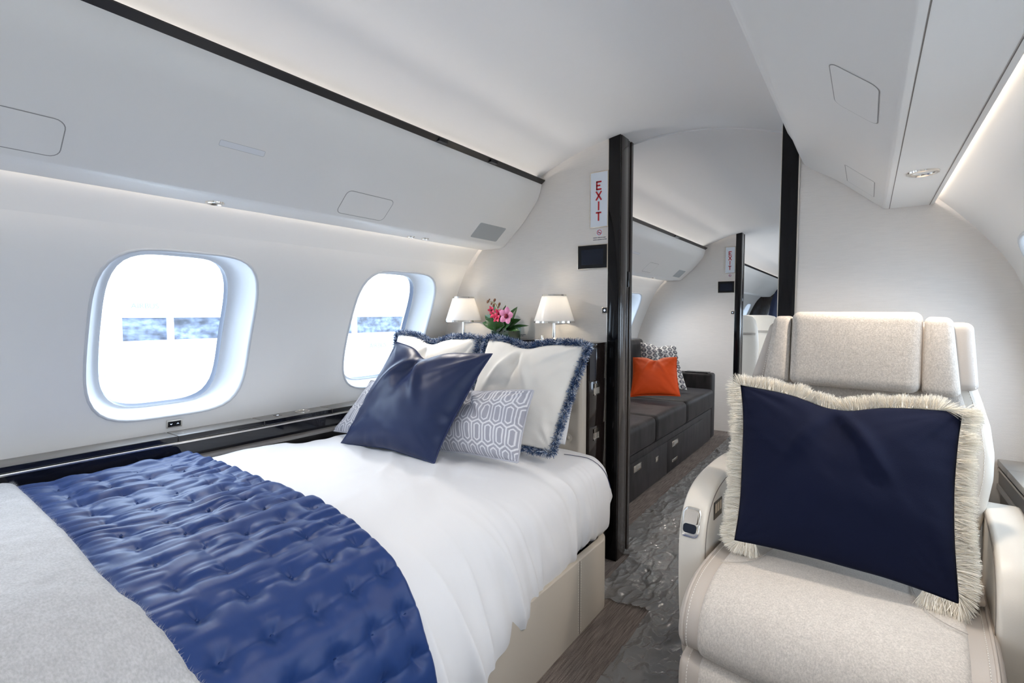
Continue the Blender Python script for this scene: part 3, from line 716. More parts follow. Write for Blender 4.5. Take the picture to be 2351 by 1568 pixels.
for i in range(1, int(LA / GS) + 1):
    for j in range(2, 9):
        y_ = (j + .03 / GS) * GS
        if not (.30 < y_ < .775): continue
        y_ = j * GS + .03; u_ = i * GS / LA
        if u_ < .08 or u_ > .97: continue
        c = bed_grid(np.array([u_]), np.array([y_]), .013)[0]
        bmv = []
        for th in (0, 60, 120, 180, 240, 300): bmv.append((c[0] + .004 * math.cos(R_(th)), c[1] + .004 * math.sin(R_(th)), c[2] - .0005))
        nrm = bedP(np.array([u_]), np.array([y_]))[1][0]
        mm.add(bmv + [(c[0] + nrm[0] * .0045, c[1], c[2] + nrm[1] * .0045)], [[k_, (k_ + 1) % 6, 6] for k_ in range(6)])
mm.build('tuft_knots', M['quilt'], quilt, kind='stuff')
# blanket
nu, ny = 240, 200
ys = np.r_[np.linspace(Y0 + .35, .30, ny - 20), np.linspace(.302, .345, 20)]
uu, YY = np.meshgrid(np.linspace(.03, .99, nu), ys, indexing='ij')
ed = np.clip((.345 - YY) / .028, 0, 1); ed = np.sqrt(np.clip(1 - (1 - ed) ** 2, 0, 1))
YQ = YY + (np.interp(uu, [.05, .173, .378, .561, .619, .652, .712, .749, .772, .9], [.326, .321, .316, .304, .310, .324, .336, .341, .353, .362]) - .345) * sstep(.0, .3, YY)
h = .026 + .020 * fbm(uu * 4, YY * 3, 80) + .0022 * fbm(uu * 60, YY * 40, 83)
P = bed_grid(uu, YQ, .010 + (h + .004) * ed)
bl = grid('wool_blanket', P, M['blanket'], label='pale grey wool blanket folded over the foot of the bed', cat='blanket')
# fuzz along the blanket edge
mm = Multi(); 
eP = P[:, -6, :]
V = []; F = []
for k_ in range(1500):
    i = rng.integers(4, nu - 4); c = eP[i] * .5 + eP[i + 1] * .5 + rng.normal(0, .002, 3)
    d = np.array([rng.normal(0, .4), 1 * rng.random(), rng.random() * 1.2]); d /= np.linalg.norm(d); L_ = .004 + .006 * rng.random()
    s = np.array([.00035, 0, 0]); o = len(V); e = c + d * L_ + rng.normal(0, .001, 3)
    V += [tuple(c - s), tuple(c + s), tuple(e)]; F.append([o, o + 1, o + 2])
obj('edge_fuzz', V, F, M['blanket'], bl, kind='stuff')
# headboard
hb = empty('headboard', (-1.43, 1.88, 0), 'beige leather headboard behind the pillows', 'headboard')
def hbP(x, z):
    d = 0
    for bx, bz in HBB:
        r2 = ((x - bx) ** 2 + (z - bz) ** 2); d = d + .014 * np.exp(-r2 / .0009) + .004 * np.exp(-r2 / .006)
    return 1.85 + d
HBB = [(-1.02 - .17 * i, .59 + .13 * ((j)) + 0 * i) for i in range(6) for j in range(3)]
xs = np.linspace(-1.90, -.958, 190); zs = np.linspace(.25, .972, 130)
XX, ZZ = np.meshgrid(xs, zs, indexing='ij')
rx = np.clip((XX + .958 + .014) / .014, 0, 1); rz = np.clip((ZZ - .958) / .014, 0, 1)
YYh = hbP(XX, ZZ) + .014 * (1 - np.sqrt(1 - np.maximum(rx, rz) ** 2 * .999))
P = np.stack([XX, YYh, ZZ], -1)
grid('front_pad', P, M['base_leather'], hb)
box('frame', (-1.90, 1.864, .20), (-.9585, 1.908, .9715), M['base_leather'], hb, bev=.003)
for bx, bz in HBB:
    bm = bmesh.new(); bmesh.ops.create_uvsphere(bm, u_segments=14, v_segments=8, radius=.0085, matrix=Matrix.Translation((bx, 1.862, bz)) @ Matrix.Diagonal((1, .5, 1, 1)))
    bm_obj('button', bm, M['base_leather'], hb, True)
# cabinet behind the headboard
cb = empty('bedside_cabinet', (-1.45, 2.0, 0), 'dark high gloss wood cabinet with drawers behind the headboard', 'cabinet')
box('body', (-1.915, 1.914, .0), (-.9515, 2.08, .972), M['ebony'], cb)
box('top', (-1.915, 1.9125, .972), (-.949, 2.0835, .988), M['ebony'], cb, bev=.0015)
zc = [.972, .826, .630, .43, .22, .03]
for i in range(5):
    nm = 'upper_panel' if i == 0 else 'drawer'
    dr = box(nm, (-.953, 1.916, zc[i + 1] + .0022), (-.9490, 2.078, zc[i] - .0012), M['ebony'], cb, bev=.0008)
    if i == 0: box('glass_inlay', (-.9495, 1.916, .832), (-.9484, 1.976, .964), M['screen2'], dr)
    else:
        z1 = zc[i] - .012
        mm = Multi(); y0, y1 = 1.954, 2.014
        for a, b in (((y0, z1 - .050), (y0 + .006, z1)), ((y1 - .006, z1 - .05), (y1, z1)), ((y0, z1 - .018), (y1, z1)), ((y0, z1 - .05), (y1, z1 - .044))):
            mm.box((-.9492, a[0], a[1]), (-.9470, b[0], b[1]))
        hd = mm.build('handle', M['nickel'], dr)
        mm = Multi(); mm.box((-.9495, y0 + .006, z1 - .044), (-.9485, y1 - .006, z1 - .018)); mm.box((-.9488, y0 + .026, z1 - .044), (-.9472, y0 + .034, z1 - .018))
        mm.build('handle_recess', M['satin_nickel'], dr)
# dark tray between the lamps (edge seen), wall card
r = empty('black_tray', (-1.40, 1.99, .988), 'flat black tray lying on the cabinet beside the right lamp', 'tray')
box('tray', (-1.58, 1.93, .9885), (-1.243, 2.06, .9945), M['black'], r, bev=.001)
r = empty('notice_placard', (-1.415, YB, 1.005), 'tiny two line notice label on the bulkhead beside the vase', 'label')
box('plate', (-1.438, YB + .002, .993), (-1.372, YB + .004, 1.017), M['weave'], r)
for zz, ws in ((1.0105, ((-1.435, -1.433), (-1.431, -1.416), (-1.414, -1.404), (-1.402, -1.382))), (1.0045, ((-1.435, -1.422), (-1.419, -1.409), (-1.407, -1.396)))):
    for a, b in ws: box('word', (a, YB + .0014, zz - .0012), (b, YB + .0024, zz + .0012), M['print'], r)
# lamps
def lamp(x, y, label):
    z = .988; r = empty('table_lamp', (x, y, z), label, 'lamp', 'bedside table lamps')
    box('base', (x - .069, y - .055, z), (x + .069, y + .055, z + .010), M['satin_nickel'], r, bev=.0015)
    lathe('stem', [(.014, .010), (.012, .013), (.0075, .017), (.0072, .10), (.0072, .15), (.001, .15)], (x, y, z), M['nickel'], r, 20)
    lathe('switch_knob', [(.0055, .010), (.0055, .026), (.0045, .028), (.0005, .028)], (x - .044, y - .03, z), M['nickel'], r, 16)
    zb, zt, rb_, rt = .086, .212, .094, .0535
    lathe('lamp_shade', [(rb_, zb), (rt, zt), (rt - .002, zt), (rb_ - .002, zb)], (x, y, z), M['shade'], r, 48)
    lathe('lower_rim', [(rb_ + .0015, zb - .001), (rb_ + .0008, zb + .0075), (rb_ - .003, zb + .0075), (rb_ - .003, zb - .001), (rb_ + .0015, zb - .001)], (x, y, z), M['nickel'], r, 48)
    lathe('upper_rim', [(rt + .0022, zt - .007), (rt + .0012, zt + .001), (rt - .003, zt + .001), (rt - .003, zt - .007), (rt + .0022, zt - .007)], (x, y, z), M['nickel'], r, 48)
    lathe('bulb', [(.001, .185), (.012, .18), (.016, .165), (.012, .15), (.006, .14)], (x, y, z), M['bulb'], r, 16)
    l = bpy.data.lights.new('lamp_glow', 'POINT'); l.energy = .28; l.color = (1, .84, .62); l.shadow_soft_size = .022
    o = bpy.data.objects.new('lamp_glow', l); COL.objects.link(o); o.location = (x, y - .0, z + .155)
M['bulb'] = mat('glowing_bulb', (1, .95, .85), .5, emis=(1, .88, .68), estr=5)
lamp(-1.163, 1.985, 'table lamp with white cone shade at the right end of the cabinet')
lamp(-1.702, 1.985, 'table lamp with white cone shade at the left end of the cabinet by the window')

# vase and orchids
vx, vy, vz = -1.437, 1.99, .988
r = empty('glass_vase', (vx, vy, vz), 'square clear glass vase with greenery between the two lamps', 'vase')
mm = Multi(); a, b, t = .052, .062, .003
bm = bmesh.new(); add_box(bm, (vx - a, vy - a, vz + .001), (vx + a, vy + a, vz + b)); bm_obj('glass', bm, M['vase'], r)
bm = bmesh.new(); add_box(bm, (vx - a + t, vy - a + t, vz + .004), (vx + a - t, vy + a - t, vz + .043)); bm_obj('water', bm, M['water'], r)
r = empty('orchid_arrangement', (vx, vy, vz + .05), 'low bunch of red and pink orchids with dark green leaves', 'flowers')
def leaf(name, base, tip, wdt, m, parent, up=(0, 0, 1), sag=.012, fold=.15, n=8, vein=True, point=1.3):
    base = np.array(base, float); tip = np.array(tip, float); d = tip - base; L_ = np.linalg.norm(d); up = np.array(up, float)
    s = np.cross(d, up); s /= np.linalg.norm(s) + 1e-9; nn = np.cross(s, d); nn /= np.linalg.norm(nn) + 1e-9
    P = np.zeros((n + 1, 5, 3))
    for i in range(n + 1):
        t = i / n; ww = wdt * (math.sin(math.pi * min(1, t ** .8)) ** (1 / point) if 0 < t < 1 else .02)
        c = base + d * t + nn * sag * math.sin(math.pi * t)
        for j, q in enumerate((-1, -.5, 0, .5, 1)): P[i, j] = c + s * q * ww / 2 + nn * abs(q) * ww * fold
    return grid(name, P, m, parent)
top = (vx, vy, vz + .06)
LV = [((-.075, -.055, .040), .055), ((.075, -.06, .030), .055), ((.012, -.065, .035), .055), ((-.03, -.06, .03), .05), ((-.105, -.02, .060), .05), ((-.095, .01, .088), .05), ((-.06, -.01, .112), .036), ((-.045, -.05, .055), .05), ((-.098, -.05, .022), .045), ((.03, -.055, .012), .058), ((.055, -.04, .07), .045), ((.10, -.03, .040), .04), ((.103, -.045, -.012), .034), ((.05, .02, .10), .04), ((-.02, .03, .11), .04), ((.02, -.05, .075), .045), ((-.03, -.055, .085), .042), ((.125, .0, .01), .016)]
for (dx, dy, dz), w_ in LV:
    leaf('leaf', (top[0] + dx * .12, top[1] + dy * .2, top[2] - .008), (top[0] + dx * 1.08, top[1] + dy, top[2] + dz), w_ * 1.1, M['leaf'], r, up=(.25 * np.sign(dx), -1, .45), sag=.014)
st = smooth_curve([(vx + .005, vy - .02, vz + .05), (vx - .012, vy - .03, vz + .11), (vx - .033, vy - .03, vz + .165), (vx - .055, vy - .028, vz + .182), (vx - .088, vy - .025, vz + .186)], 6)
tube('stem', st, np.linspace(.0026, .0011, len(st)), M['leaf_stem'], r)
for bx, bz, s_ in ((-.088, .186, .0075), (-.078, .195, .005), (-.065, .176, .006), (-.046, .192, .008), (-.052, .168, .008), (-.018, .172, .0085), (-.022, .16, .005)):
    bm = bmesh.new(); bmesh.ops.create_uvsphere(bm, u_segments=10, v_segments=7, radius=s_, matrix=Matrix.Translation((vx + bx, vy - .03, vz + bz)) @ Matrix.Rotation(.5, 4, 'Y') @ Matrix.Diagonal((.75, .75, 1.15, 1)))
    bm_obj('bud', bm, M['bud'], r, True)
def flower(c, s, m, lipm, tilt, n=5, wf=.62, spread=.35):
    c = np.array(c, float)
    for k_ in range(n):
        a = R_(90 + tilt + 360 * k_ / n)
        d = np.array([math.cos(a), -spread, math.sin(a)]); d /= np.linalg.norm(d)
        leaf('petal', c, c + d * s, s * wf, m, r, up=(0, -1, 0), sag=s * .1, fold=-.12, n=7, point=2.0)
    bm = bmesh.new(); bmesh.ops.create_uvsphere(bm, u_segments=12, v_segments=8, radius=s * .24, matrix=Matrix.Translation(tuple(c + np.array([0, -s * .22, -s * .06]))) @ Matrix.Diagonal((1, .8, 1.1, 1)))
    bm_obj('flower_lip', bm, lipm, r, True)
flower((vx - .052, vy - .045, vz + .145), .022, M['petal_red'], M['petal_lip'], 20)
flower((vx - .035, vy - .05, vz + .122), .024, M['petal_red'], M['petal_red'], -15)
flower((vx - .006, vy - .05, vz + .128), .027, M['petal_red'], M['petal_lip'], 35)
flower((vx - .012, vy - .055, vz + .108), .026, M['petal_red'], M['petal_red'], 0)
flower((vx + .050, vy - .06, vz + .118), .044, M['petal_pink'], M['petal_lip'], -12, wf=.78, spread=.25)

# ------------------------------------------------------------------ pillows
def pillow(name, TL, TR, BR, BL, T, m, label, cat, group=None, e=.06, dent=(.0, .3, 0.), n=64, wr=.003, seed=1, cols=None, kidx=1.0, corner=.0, pw=2.2):
    TL, TR, BR, BL = [np.array(p, float) for p in (TL, TR, BR, BL)]
    u, v = np.meshgrid(np.linspace(-1, 1, n + 1), np.linspace(-1, 1, n + 1), indexing='ij')
    uu = u * (1 - e * (1 - v ** 2)); vv = v * (1 - e * (1 - u ** 2))
    dd, dw, du = dent
    vv = vv - dd * np.exp(-((u - du) / dw) ** 2) * ((v + 1) / 2) ** 3
    uu = uu + .022 * vn(v * 1.7 + seed, u * .7, seed + 3) * np.abs(u) ** 3; vv = vv + .03 * vn(u * 1.9 + seed, v * .7, seed + 4) * np.abs(v) ** 3
    s = (uu + 1) / 2; t = (vv + 1) / 2
    P = (BL[None, None] * ((1 - s) * (1 - t))[..., None] + BR * (s * (1 - t))[..., None] + TL * ((1 - s) * t)[..., None] + TR * (s * t)[..., None])
    ex = (TR - TL) + (BR - BL); ey = (TL - BL) + (TR - BR); N = np.cross(ex, ey); N /= np.linalg.norm(N)
    if N[1] > 0: N = -N
    h = T / 2 * np.maximum(0, (1 - np.abs(u) ** pw) * (1 - np.abs(v) ** pw)) ** .55
    h = h * (1 - (.45 if dd else 0) * np.exp(-((u - du) / (dw * .5)) ** 2) * sstep(-.2, 1, v))
    msk = np.maximum(0, (1 - u ** 2) * (1 - v ** 2)) ** .4
    cr = 0
    for cu, cv in ((-1, -1), (-1, 1), (1, -1), (1, 1)):
        rr_ = np.sqrt((u - cu) ** 2 + (v - cv) ** 2); an = np.arctan2(v - cv, u - cu)
        cr = cr + np.exp(-(rr_ / .75) ** 2) * vn(an * 4.5 + cu * 3 + cv, rr_ * .8, seed + int(cu + 2 * cv) + 5)
    edgew = np.exp(-((1 - np.abs(u)) / .16) ** 2) * vn(v * 9, u * 0 + seed, seed) + np.exp(-((1 - np.abs(v)) / .16) ** 2) * vn(u * 9, v * 0 + seed, seed + 2)
    wn = wr * (1.1 * fbm(u * 1.6 + .9 * v, v * 1.4, seed, 3) + 2.2 * cr + 1.2 * edgew) * msk
    if dd:
        for sg, am in ((1, 1), (-1, .8)):   # creases that run from the chop into the pillow
            q = (u - du) - sg * .55 * (1 - v) * .9
            wn = wn + am * wr * 2.2 * np.exp(-(q / .09) ** 2) * sstep(-.3, .6, v) * msk
    Fr = P + N * (h + wn)[..., None]; Bk = P - N * (h * .8)[..., None]
    m1 = n + 1; V = np.concatenate([Fr.reshape(-1, 3), Bk.reshape(-1, 3)]); F1 = grid_faces(m1, m1); F2 = F1[:, ::-1] + m1 * m1
    idx = np.arange(m1 * m1).reshape(m1, m1); bd = np.ones((m1, m1), bool); bd[1:-1, 1:-1] = False
    F2 = np.where(np.isin(F2 - m1 * m1, idx[bd]), F2 - m1 * m1, F2)
    keep = np.ones(len(V), bool); keep[m1 * m1:][idx[bd]] = False; rem = np.cumsum(keep) - 1
    V = V[keep]; F = rem[np.concatenate([F1, F2])]
    c = None
    if cols is not None:
        s_ = (u + 1) / 2; t_ = (v + 1) / 2
        cc = cols(s_, t_).reshape(-1, 3); c = np.concatenate([cc, cc])[keep]
    cen = (TL + TR + BL + BR) / 4; bot = min(V[:, 2])
    root = obj(name, V, F, m, smooth=True, label=label, cat=cat, group=group, cols=c)
    loop = np.concatenate([P[:, -1][:-1], P[-1, ::-1][:-1], P[::-1, 0][:-1], P[0][:-1]])
    lu = np.concatenate([np.stack([u, v], -1)[:, -1][:-1], np.stack([u, v], -1)[-1, ::-1][:-1], np.stack([u, v], -1)[::-1, 0][:-1], np.stack([u, v], -1)[0][:-1]])
    Eu = ex / np.linalg.norm(ex); Ev = ey / np.linalg.norm(ey)
    tang = np.roll(loop, -1, 0) - np.roll(loop, 1, 0); tang /= np.linalg.norm(tang, axis=1)[:, None]
    out = np.cross(tang, N); 
    cdir = loop - cen; sg = np.sign((out * cdir).sum(1)); out *= sg[:, None]
    for _ in range(3): out = out + .5 * (np.roll(out, 1, 0) + np.roll(out, -1, 0)); out /= np.linalg.norm(out, axis=1)[:, None]
    return root, loop, out, N
def rnd_dir(n):
    d = rng.normal(0, 1, (n, 3)); return d / np.linalg.norm(d, axis=1)[:, None]
def strands(name, base, d0, L_, wd, droop, m, cols, parent, segs=3):
    n = len(base); side = np.cross(d0, rnd_dir(n)); side /= np.linalg.norm(side, axis=1)[:, None] + 1e-9
    pts = []; p = base.copy(); d = d0.copy()
    for i in range(segs + 1):
        w_ = wd * (1 - .55 * i / segs); pts.append(p - side * w_[:, None]); pts.append(p + side * w_[:, None])
        p = p + d * (L_ / segs)[:, None]; d = d + droop; d /= np.linalg.norm(d, axis=1)[:, None]
    V = np.stack(pts, 1).reshape(-1, 3); k_ = 2 * (segs + 1); b = np.arange(n)[:, None] * k_
    F = np.concatenate([np.concatenate([b + 2 * i, b + 2 * i + 1, b + 2 * i + 3, b + 2 * i + 2], 1) for i in range(segs)])
    c = np.repeat(cols, k_, 0)
    return obj(name, V, F, m, parent, kind='stuff', cols=c)
def loop_sample(loop, out, n):
    t = np.sort(rng.random(n)) * len(loop); i = np.floor(t).astype(int) % len(loop); f_ = (t - np.floor(t))[:, None]; j = (i + 1) % len(loop)
    return loop[i] * (1 - f_) + loop[j] * f_, out[i], t / len(loop)
def brush_fringe(root, loop, out, N, n=15000, L_=.021):
    lp = resample(np.vstack([loop, loop[:1]]), 500)[:-1]
    oo = np.stack([np.interp(np.linspace(0, 1, 500, endpoint=False), np.linspace(0, 1, len(out)), out[:, i]) for i in range(3)], 1)
    b, o, t = loop_sample(lp, oo, n)
    d = rnd_dir(n) * .95 + o * .35; d /= np.linalg.norm(d, axis=1)[:, None]
    ln = L_ * (.75 + .45 * rng.random(n)) * (1 + .25 * vn(t * 60, t * 0, 3))
    k_ = vn(t * 240, t * 0, 77) + .35 * rng.normal(0, 1, n) * .6
    dark = np.array([.035, .065, .16]); mid = np.array([.13, .21, .37]); lt = np.array([.72, .76, .82])
    q = rng.random(n) * .75 + .6 * (k_ + .2); c = np.where((q < .38)[:, None], dark, np.where((q < .68)[:, None], mid, lt)) * (.8 + .4 * rng.random((n, 1)))
    strands('brush_fringe', b + o * .007, d, ln, np.full(n, .0012), np.array([0, 0, -.02]), M['fringe_blue'], c, root, 2)
# white sleeping pillows
pillow('sleeping_pillow', (-1.38, 1.80, .985), (-.915, 1.79, .98), (-.955, 1.72, .60), (-1.40, 1.72, .60), .12, M['sheet'], 'plain white pillow standing behind the right ivory cushion', 'pillow', 'white sleeping pillows', e=.02, seed=5)
pillow('sleeping_pillow', (-1.86, 1.80, .985), (-1.40, 1.80, .985), (-1.40, 1.72, .60), (-1.86, 1.72, .60), .12, M['sheet'], 'plain white pillow standing behind the left ivory cushion', 'pillow', 'white sleeping pillows', e=.02, seed=6)
rt, lp, ot, N_ = pillow('fringed_cushion', (-1.285, 1.66, 1.010), (-.832, 1.655, .998), (-.925, 1.56, .615), (-1.36, 1.56, .60), .15, M['euro'], 'ivory cushion with blue and white brush fringe, right of the two', 'cushion', 'ivory fringed cushions', e=.035, dent=(.10, .30, -.12), seed=11, wr=.012)
brush_fringe(rt, lp, ot, N_)
rt, lp, ot, N_ = pillow('fringed_cushion', (-1.835, 1.66, 1.018), (-1.355, 1.68, 1.008), (-1.40, 1.58, .60), (-1.83, 1.58, .60), .15, M['euro'], 'ivory cushion with blue and white brush fringe near the window', 'cushion', 'ivory fringed cushions', e=.035, dent=(.14, .28, -.05), seed=14, wr=.012)
brush_fringe(rt, lp, ot, N_)
def lattice(s, t):
    # staggered elongated hexagons, each holding a smaller one: white lines on lilac grey
    X = s * .50 / .050; Z = t * .26 / .050
    A_, S_ = .62, .62; H = A_ + .5 * S_; RS = A_ + H
    best = np.full(X.shape, -9.)
    for off in (0, 1):
        z0 = Z - RS * off; rowi = np.round(z0 / (2 * RS)); z = z0 - rowi * 2 * RS
        x = X - .5 * off; x = x - np.round(x)
        d = np.minimum(.5 - np.abs(x), (H - np.abs(z) - S_ * np.abs(x)) / math.hypot(1, S_)); best = np.maximum(best, d)
    ln = np.maximum(best < .062, np.abs(best - .265) < .050).astype(float)
    base = np.array([.40, .40, .455]); wht = np.array([.78, .78, .81])
    return base[None, None] * (1 - ln[..., None]) + wht * ln[..., None]
rt, lp, ot, N_ = pillow('lattice_cushion', (-1.42, 1.50, .815), (-.932, 1.455, .850), (-.950, 1.385, .612), (-1.36, 1.345, .605), .13, M['print_fabric'], 'grey and white lattice cushion right of the navy silk cushion', 'cushion', 'lattice cushions', e=.055, dent=(.05, .4, -.1), n=230, seed=21, wr=.011, cols=lattice)
tube('piping', lp[::3] + ot[::3] * .001, .0035, mat('lattice_piping', (.50, .50, .55), .8), rt, 6, closed=True)
rt, lp, ot, N_ = pillow('lattice_cushion', (-1.765, 1.44, .822), (-1.36, 1.50, .82), (-1.40, 1.36, .61), (-1.865, 1.315, .612), .12, M['print_fabric'], 'grey and white lattice cushion left of the navy silk cushion', 'cushion', 'lattice cushions', e=.05, n=200, seed=24, wr=.005, cols=lattice)
tube('piping', lp[::3] + ot[::3] * .001, .0035, bpy.data.materials['lattice_piping'], rt, 6, closed=True)
rt, lp, ot, N_ = pillow('silk_cushion', (-1.560, 1.40, .999), (-1.085, 1.42, .970), (-1.205, 1.245, .597), (-1.695, 1.225, .597), .17, M['navy_silk'], 'large navy blue silk cushion in front of the other cushions', 'cushion', e=.075, dent=(.17, .26, -.18), n=110, seed=31, wr=.009)
tube('seam_piping', lp[::2] - ot[::2] * .001, .003, M['piping'], rt, 6, closed=True)

# ------------------------------------------------------------------ armchair (own frame: x right, y towards the bulkhead)
SX, SY, SAz = -.045, 1.45, R_(-4)
SM = Matrix.Translation((SX, SY, 0)) @ Matrix.Rotation(SAz, 4, 'Z'); SMn = np.array(SM)
def S3(P):
    P = np.asarray(P, float); return P @ SMn[:3, :3].T + SMn[:3, 3]
ch = empty('armchair', (SX, SY, 0), 'cream leather and heathered fabric cabin armchair by the bulkhead', 'armchair')
def stitch(paths, parent, step=.0075, ln=.0045, r=.0007, name='stitching'):
    mm = Multi()
    for P in paths:
        P = np.asarray(P, float); s = arc(P); L_ = s[-1]; t = 0
        while t + ln < L_:
            a = np.array([np.interp(t, s, P[:, i]) for i in range(3)]); b = np.array([np.interp(t + ln, s, P[:, i]) for i in range(3)])
            V, F = tube_geo([a, b], r, 4); mm.add(V, F); t += step
    return mm.build(name, M['stitch'], parent, kind='stuff')
# armrests
arm_prof = smooth_curve([(.34, .640), (.24, .642), (.12, .635), (.04, .620), (-.015, .594), (-.050, .556), (-.068, .51), (-.074, .45), (-.070, .34), (-.055, .22), (-.03, .13), (.0, .085)], 5)
def armrest(x0, x1, inner, dz=0):
    poly = [(p[0], p[1] + dz) for p in arm_prof] + [(.34, .085)]
    a = prism('armrest', poly, 'x', x0, x1, M['cream'], ch, bev=.011, seg=3, M=SM, auto=50)
    xi = x1 + .0006 if inner > 0 else x0 - .0006
    c = np.array([(xi - inner * .0002, p[0] + .012 * 0, p[1] + dz) for p in arm_prof]); c[:, 1] = c[:, 1] + .011; c[:, 2] = c[:, 2] - np.interp(c[:, 1], [-.06, .1], [.004, .010])
    tube('seam', S3(c), .0013, M['groove'], a, 6)
    return a
aL = armrest(-.368, -.296, 1); aR = armrest(.281, .354, -1, -.014)
# latch on the nose of the left armrest
def nose(x, z, off): 
    o = np.argsort(arm_prof[:, 1]); y = np.interp(z, arm_prof[::-1, 1], arm_prof[::-1, 0]); return tuple(S3(np.array([x, y - off, z])))
def rr2(x0, x1, z0, z1, r, n=5): return [(a, b) for a, b in rrect(x0, x1, z0, z1, r, n)]
def noseplate(name, x0, x1, z0, z1, r, o0, o1, m, parent):
    pts = rr2(x0, x1, z0, z1, r); n = len(pts)
    V = [nose(a, b, o1) for a, b in pts] + [nose(a, b, o0) for a, b in pts]
    return obj(name, V, [list(range(n))] + [[k_, (k_ + 1) % n, n + (k_ + 1) % n, n + k_] for k_ in range(n)], m, parent)
lt = noseplate('latch_surround', -.362, -.312, .495, .570, .014, -.001, .0035, M['nickel'], aL)
noseplate('latch_recess', -.357, -.317, .500, .565, .011, .003, .0042, M['satin_nickel'], aL)
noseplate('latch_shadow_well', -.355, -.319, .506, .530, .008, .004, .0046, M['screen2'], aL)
noseplate('latch_paddle', -.355, -.319, .532, .562, .004, .004, .0062, M['satin_nickel'], aL)
# port panel on the inner face of the left armrest
xi = -.296
pp = Multi(); pp.box((xi - .001, .005, .528), (xi + .0015, .075, .578)); o = pp.build('port_panel', M['screen'], aL); 
for v_ in o.data.vertices: v_.co = Vector(S3(np.array(v_.co)).tolist())
for a_, b_ in ((.012, .028), (.032, .048), (.054, .068)):
    pp = Multi(); pp.box((xi + .001, a_, .545), (xi + .0022, b_, .572)); o = pp.build('port', M['nickel'], aL)
    for v_ in o.data.vertices: v_.co = Vector(S3(np.array(v_.co)).tolist())
# cushions as lofts: profile along (y,z), across x
def loft(name, prof, w0, crown, m, parent, off=0, nx=28, round_=.02, wfun=None, **k):
    prof = resample(smooth_curve(prof, 5), 60); T = np.gradient(prof, axis=0); T /= np.linalg.norm(T, axis=1)[:, None]
    Nn = np.stack([T[:, 1], -T[:, 0]], 1)
    P = []
    q = np.sin(np.linspace(-1, 1, nx) * math.pi / 2); q = np.r_[-1, q, 1]
    for i, (y, z) in enumerate(prof):
        w_ = w0 if wfun is None else wfun(y, z); row = []
        for j, s in enumerate(q):
            x = s * w_; dd = abs(s) * w_ - (w_ - round_)
            dr = round_ * (1 - math.sqrt(max(0, 1 - (max(0, dd) / round_) ** 2)))
            d_ = off + crown * (1 - s * s) - dr
            if j in (0, len(q) - 1): d_ = off - round_ - .04
            row.append((x, y + Nn[i, 0] * d_, z + Nn[i, 1] * d_))
        P.append(row)
    return grid(name, S3(np.array(P)), m, parent, **k), prof, Nn
seat_prof = [(.27, .455), (.15, .462), (.0, .470), (-.12, .470), (-.20, .460), (-.255, .435), (-.285, .395), (-.292, .35), (-.278, .318), (-.24, .300)]
# outward normal sign check: profile runs back to front then down
sc_, pr_, nn_ = loft('seat_cushion', seat_prof, .288, .004, M['leather'], ch, off=-.004)
fab, _, _ = loft('seat_fabric', seat_prof, .238, .012, M['felt'], ch, off=.004, round_=.012)
for sx in (-1, 1):
    stitch([S3(np.array([(sx * .263, pr_[i, 0] + nn_[i, 0] * -.0015, pr_[i, 1] + nn_[i, 1] * -.0015) for i in range(60)]))], sc_)
    tube('edge_piping', S3(np.array([(sx * .274, pr_[i, 0] - nn_[i, 0] * .004, pr_[i, 1] - nn_[i, 1] * .004) for i in range(60)])), .0035, M['leather'], sc_, 6)
leg_prof = [(-.215, .298), (-.262, .290), (-.282, .265), (-.286, .21), (-.275, .13), (-.25, .06), (-.22, .03)]
lg, lp_, ln_ = loft('leg_rest', leg_prof, .288, .004, M['leather'], ch, off=-.004)
loft('leg_rest_fabric', leg_prof, .238, .010, M['felt'], lg, off=.003, round_=.012)
stitch([S3(np.array([(sx * .263, lp_[i, 0] - ln_[i, 0] * .001, lp_[i, 1] - ln_[i, 1] * .001) for i in range(60)])) for sx in (-1, 1)], lg)
for sx in (-1, 1):   # corner inserts stitched into the seat fabric
    c = smooth_curve([(sx * .236, -.125, .4785), (sx * .20, -.115, .4835), (sx * .17, -.085, .4860), (sx * .150, -.02, .4870), (sx * .142, .06, .485)], 5)
    tube('seam', S3(c), .0011, M['soft_seam'], fab, 5)
prism('pedestal', [(-.20, .0), (-.24, .04), (-.22, .31), (.26, .44), (.26, .0)], 'x', -.27, .27, M['leather'], ch, M=SM)
# backrest
def wb(y, z): return float(np.interp(z, [.40, .55, .62, .70, .76, .83, .90, .96, 1.0], [.262, .270, .284, .296, .297, .288, .268, .248, .240]))
back_prof = [(.315, 1.00), (.305, .93), (.290, .85), (.272, .76), (.255, .66), (.238, .56), (.225, .46), (.222, .42)]
def wfab(y, z): return wb(y, z) - float(np.interp(z, [.40, .55, .62, .72, .80, .90, 1.0], [.075, .085, .075, .045, .036, .034, .034]))
bk, bp_, bn_ = loft('backrest', back_prof, .29, .003, M['cream'], ch, off=0, wfun=wb, round_=.022)
loft('back_fabric', back_prof, .25, .008, M['felt'], bk, off=.006, wfun=wfab, round_=.014)
for sx in (-1, 1):
    stitch([S3(np.array([(sx * (wb(*bp_[i]) - .020), bp_[i, 0] + bn_[i, 0] * .0005, bp_[i, 1] + bn_[i, 1] * .0005) for i in range(60)]))], bk)
# shell behind the backrest
P = []
for i in range(60):
    w_ = wb(*bp_[i]) - .002; y, z = bp_[i]
    P.append([(-w_, y + .02, z), (-w_ + .015, y + .085, z), (0, y + .10, z), (w_ - .015, y + .085, z), (w_, y + .02, z)])
P = [[(x, y, P[0][0][2] + .004) for x, y, z in P[0]] for _ in (0,)] + P
grid('back_shell', S3(np.array(P)), M['cream'], bk)
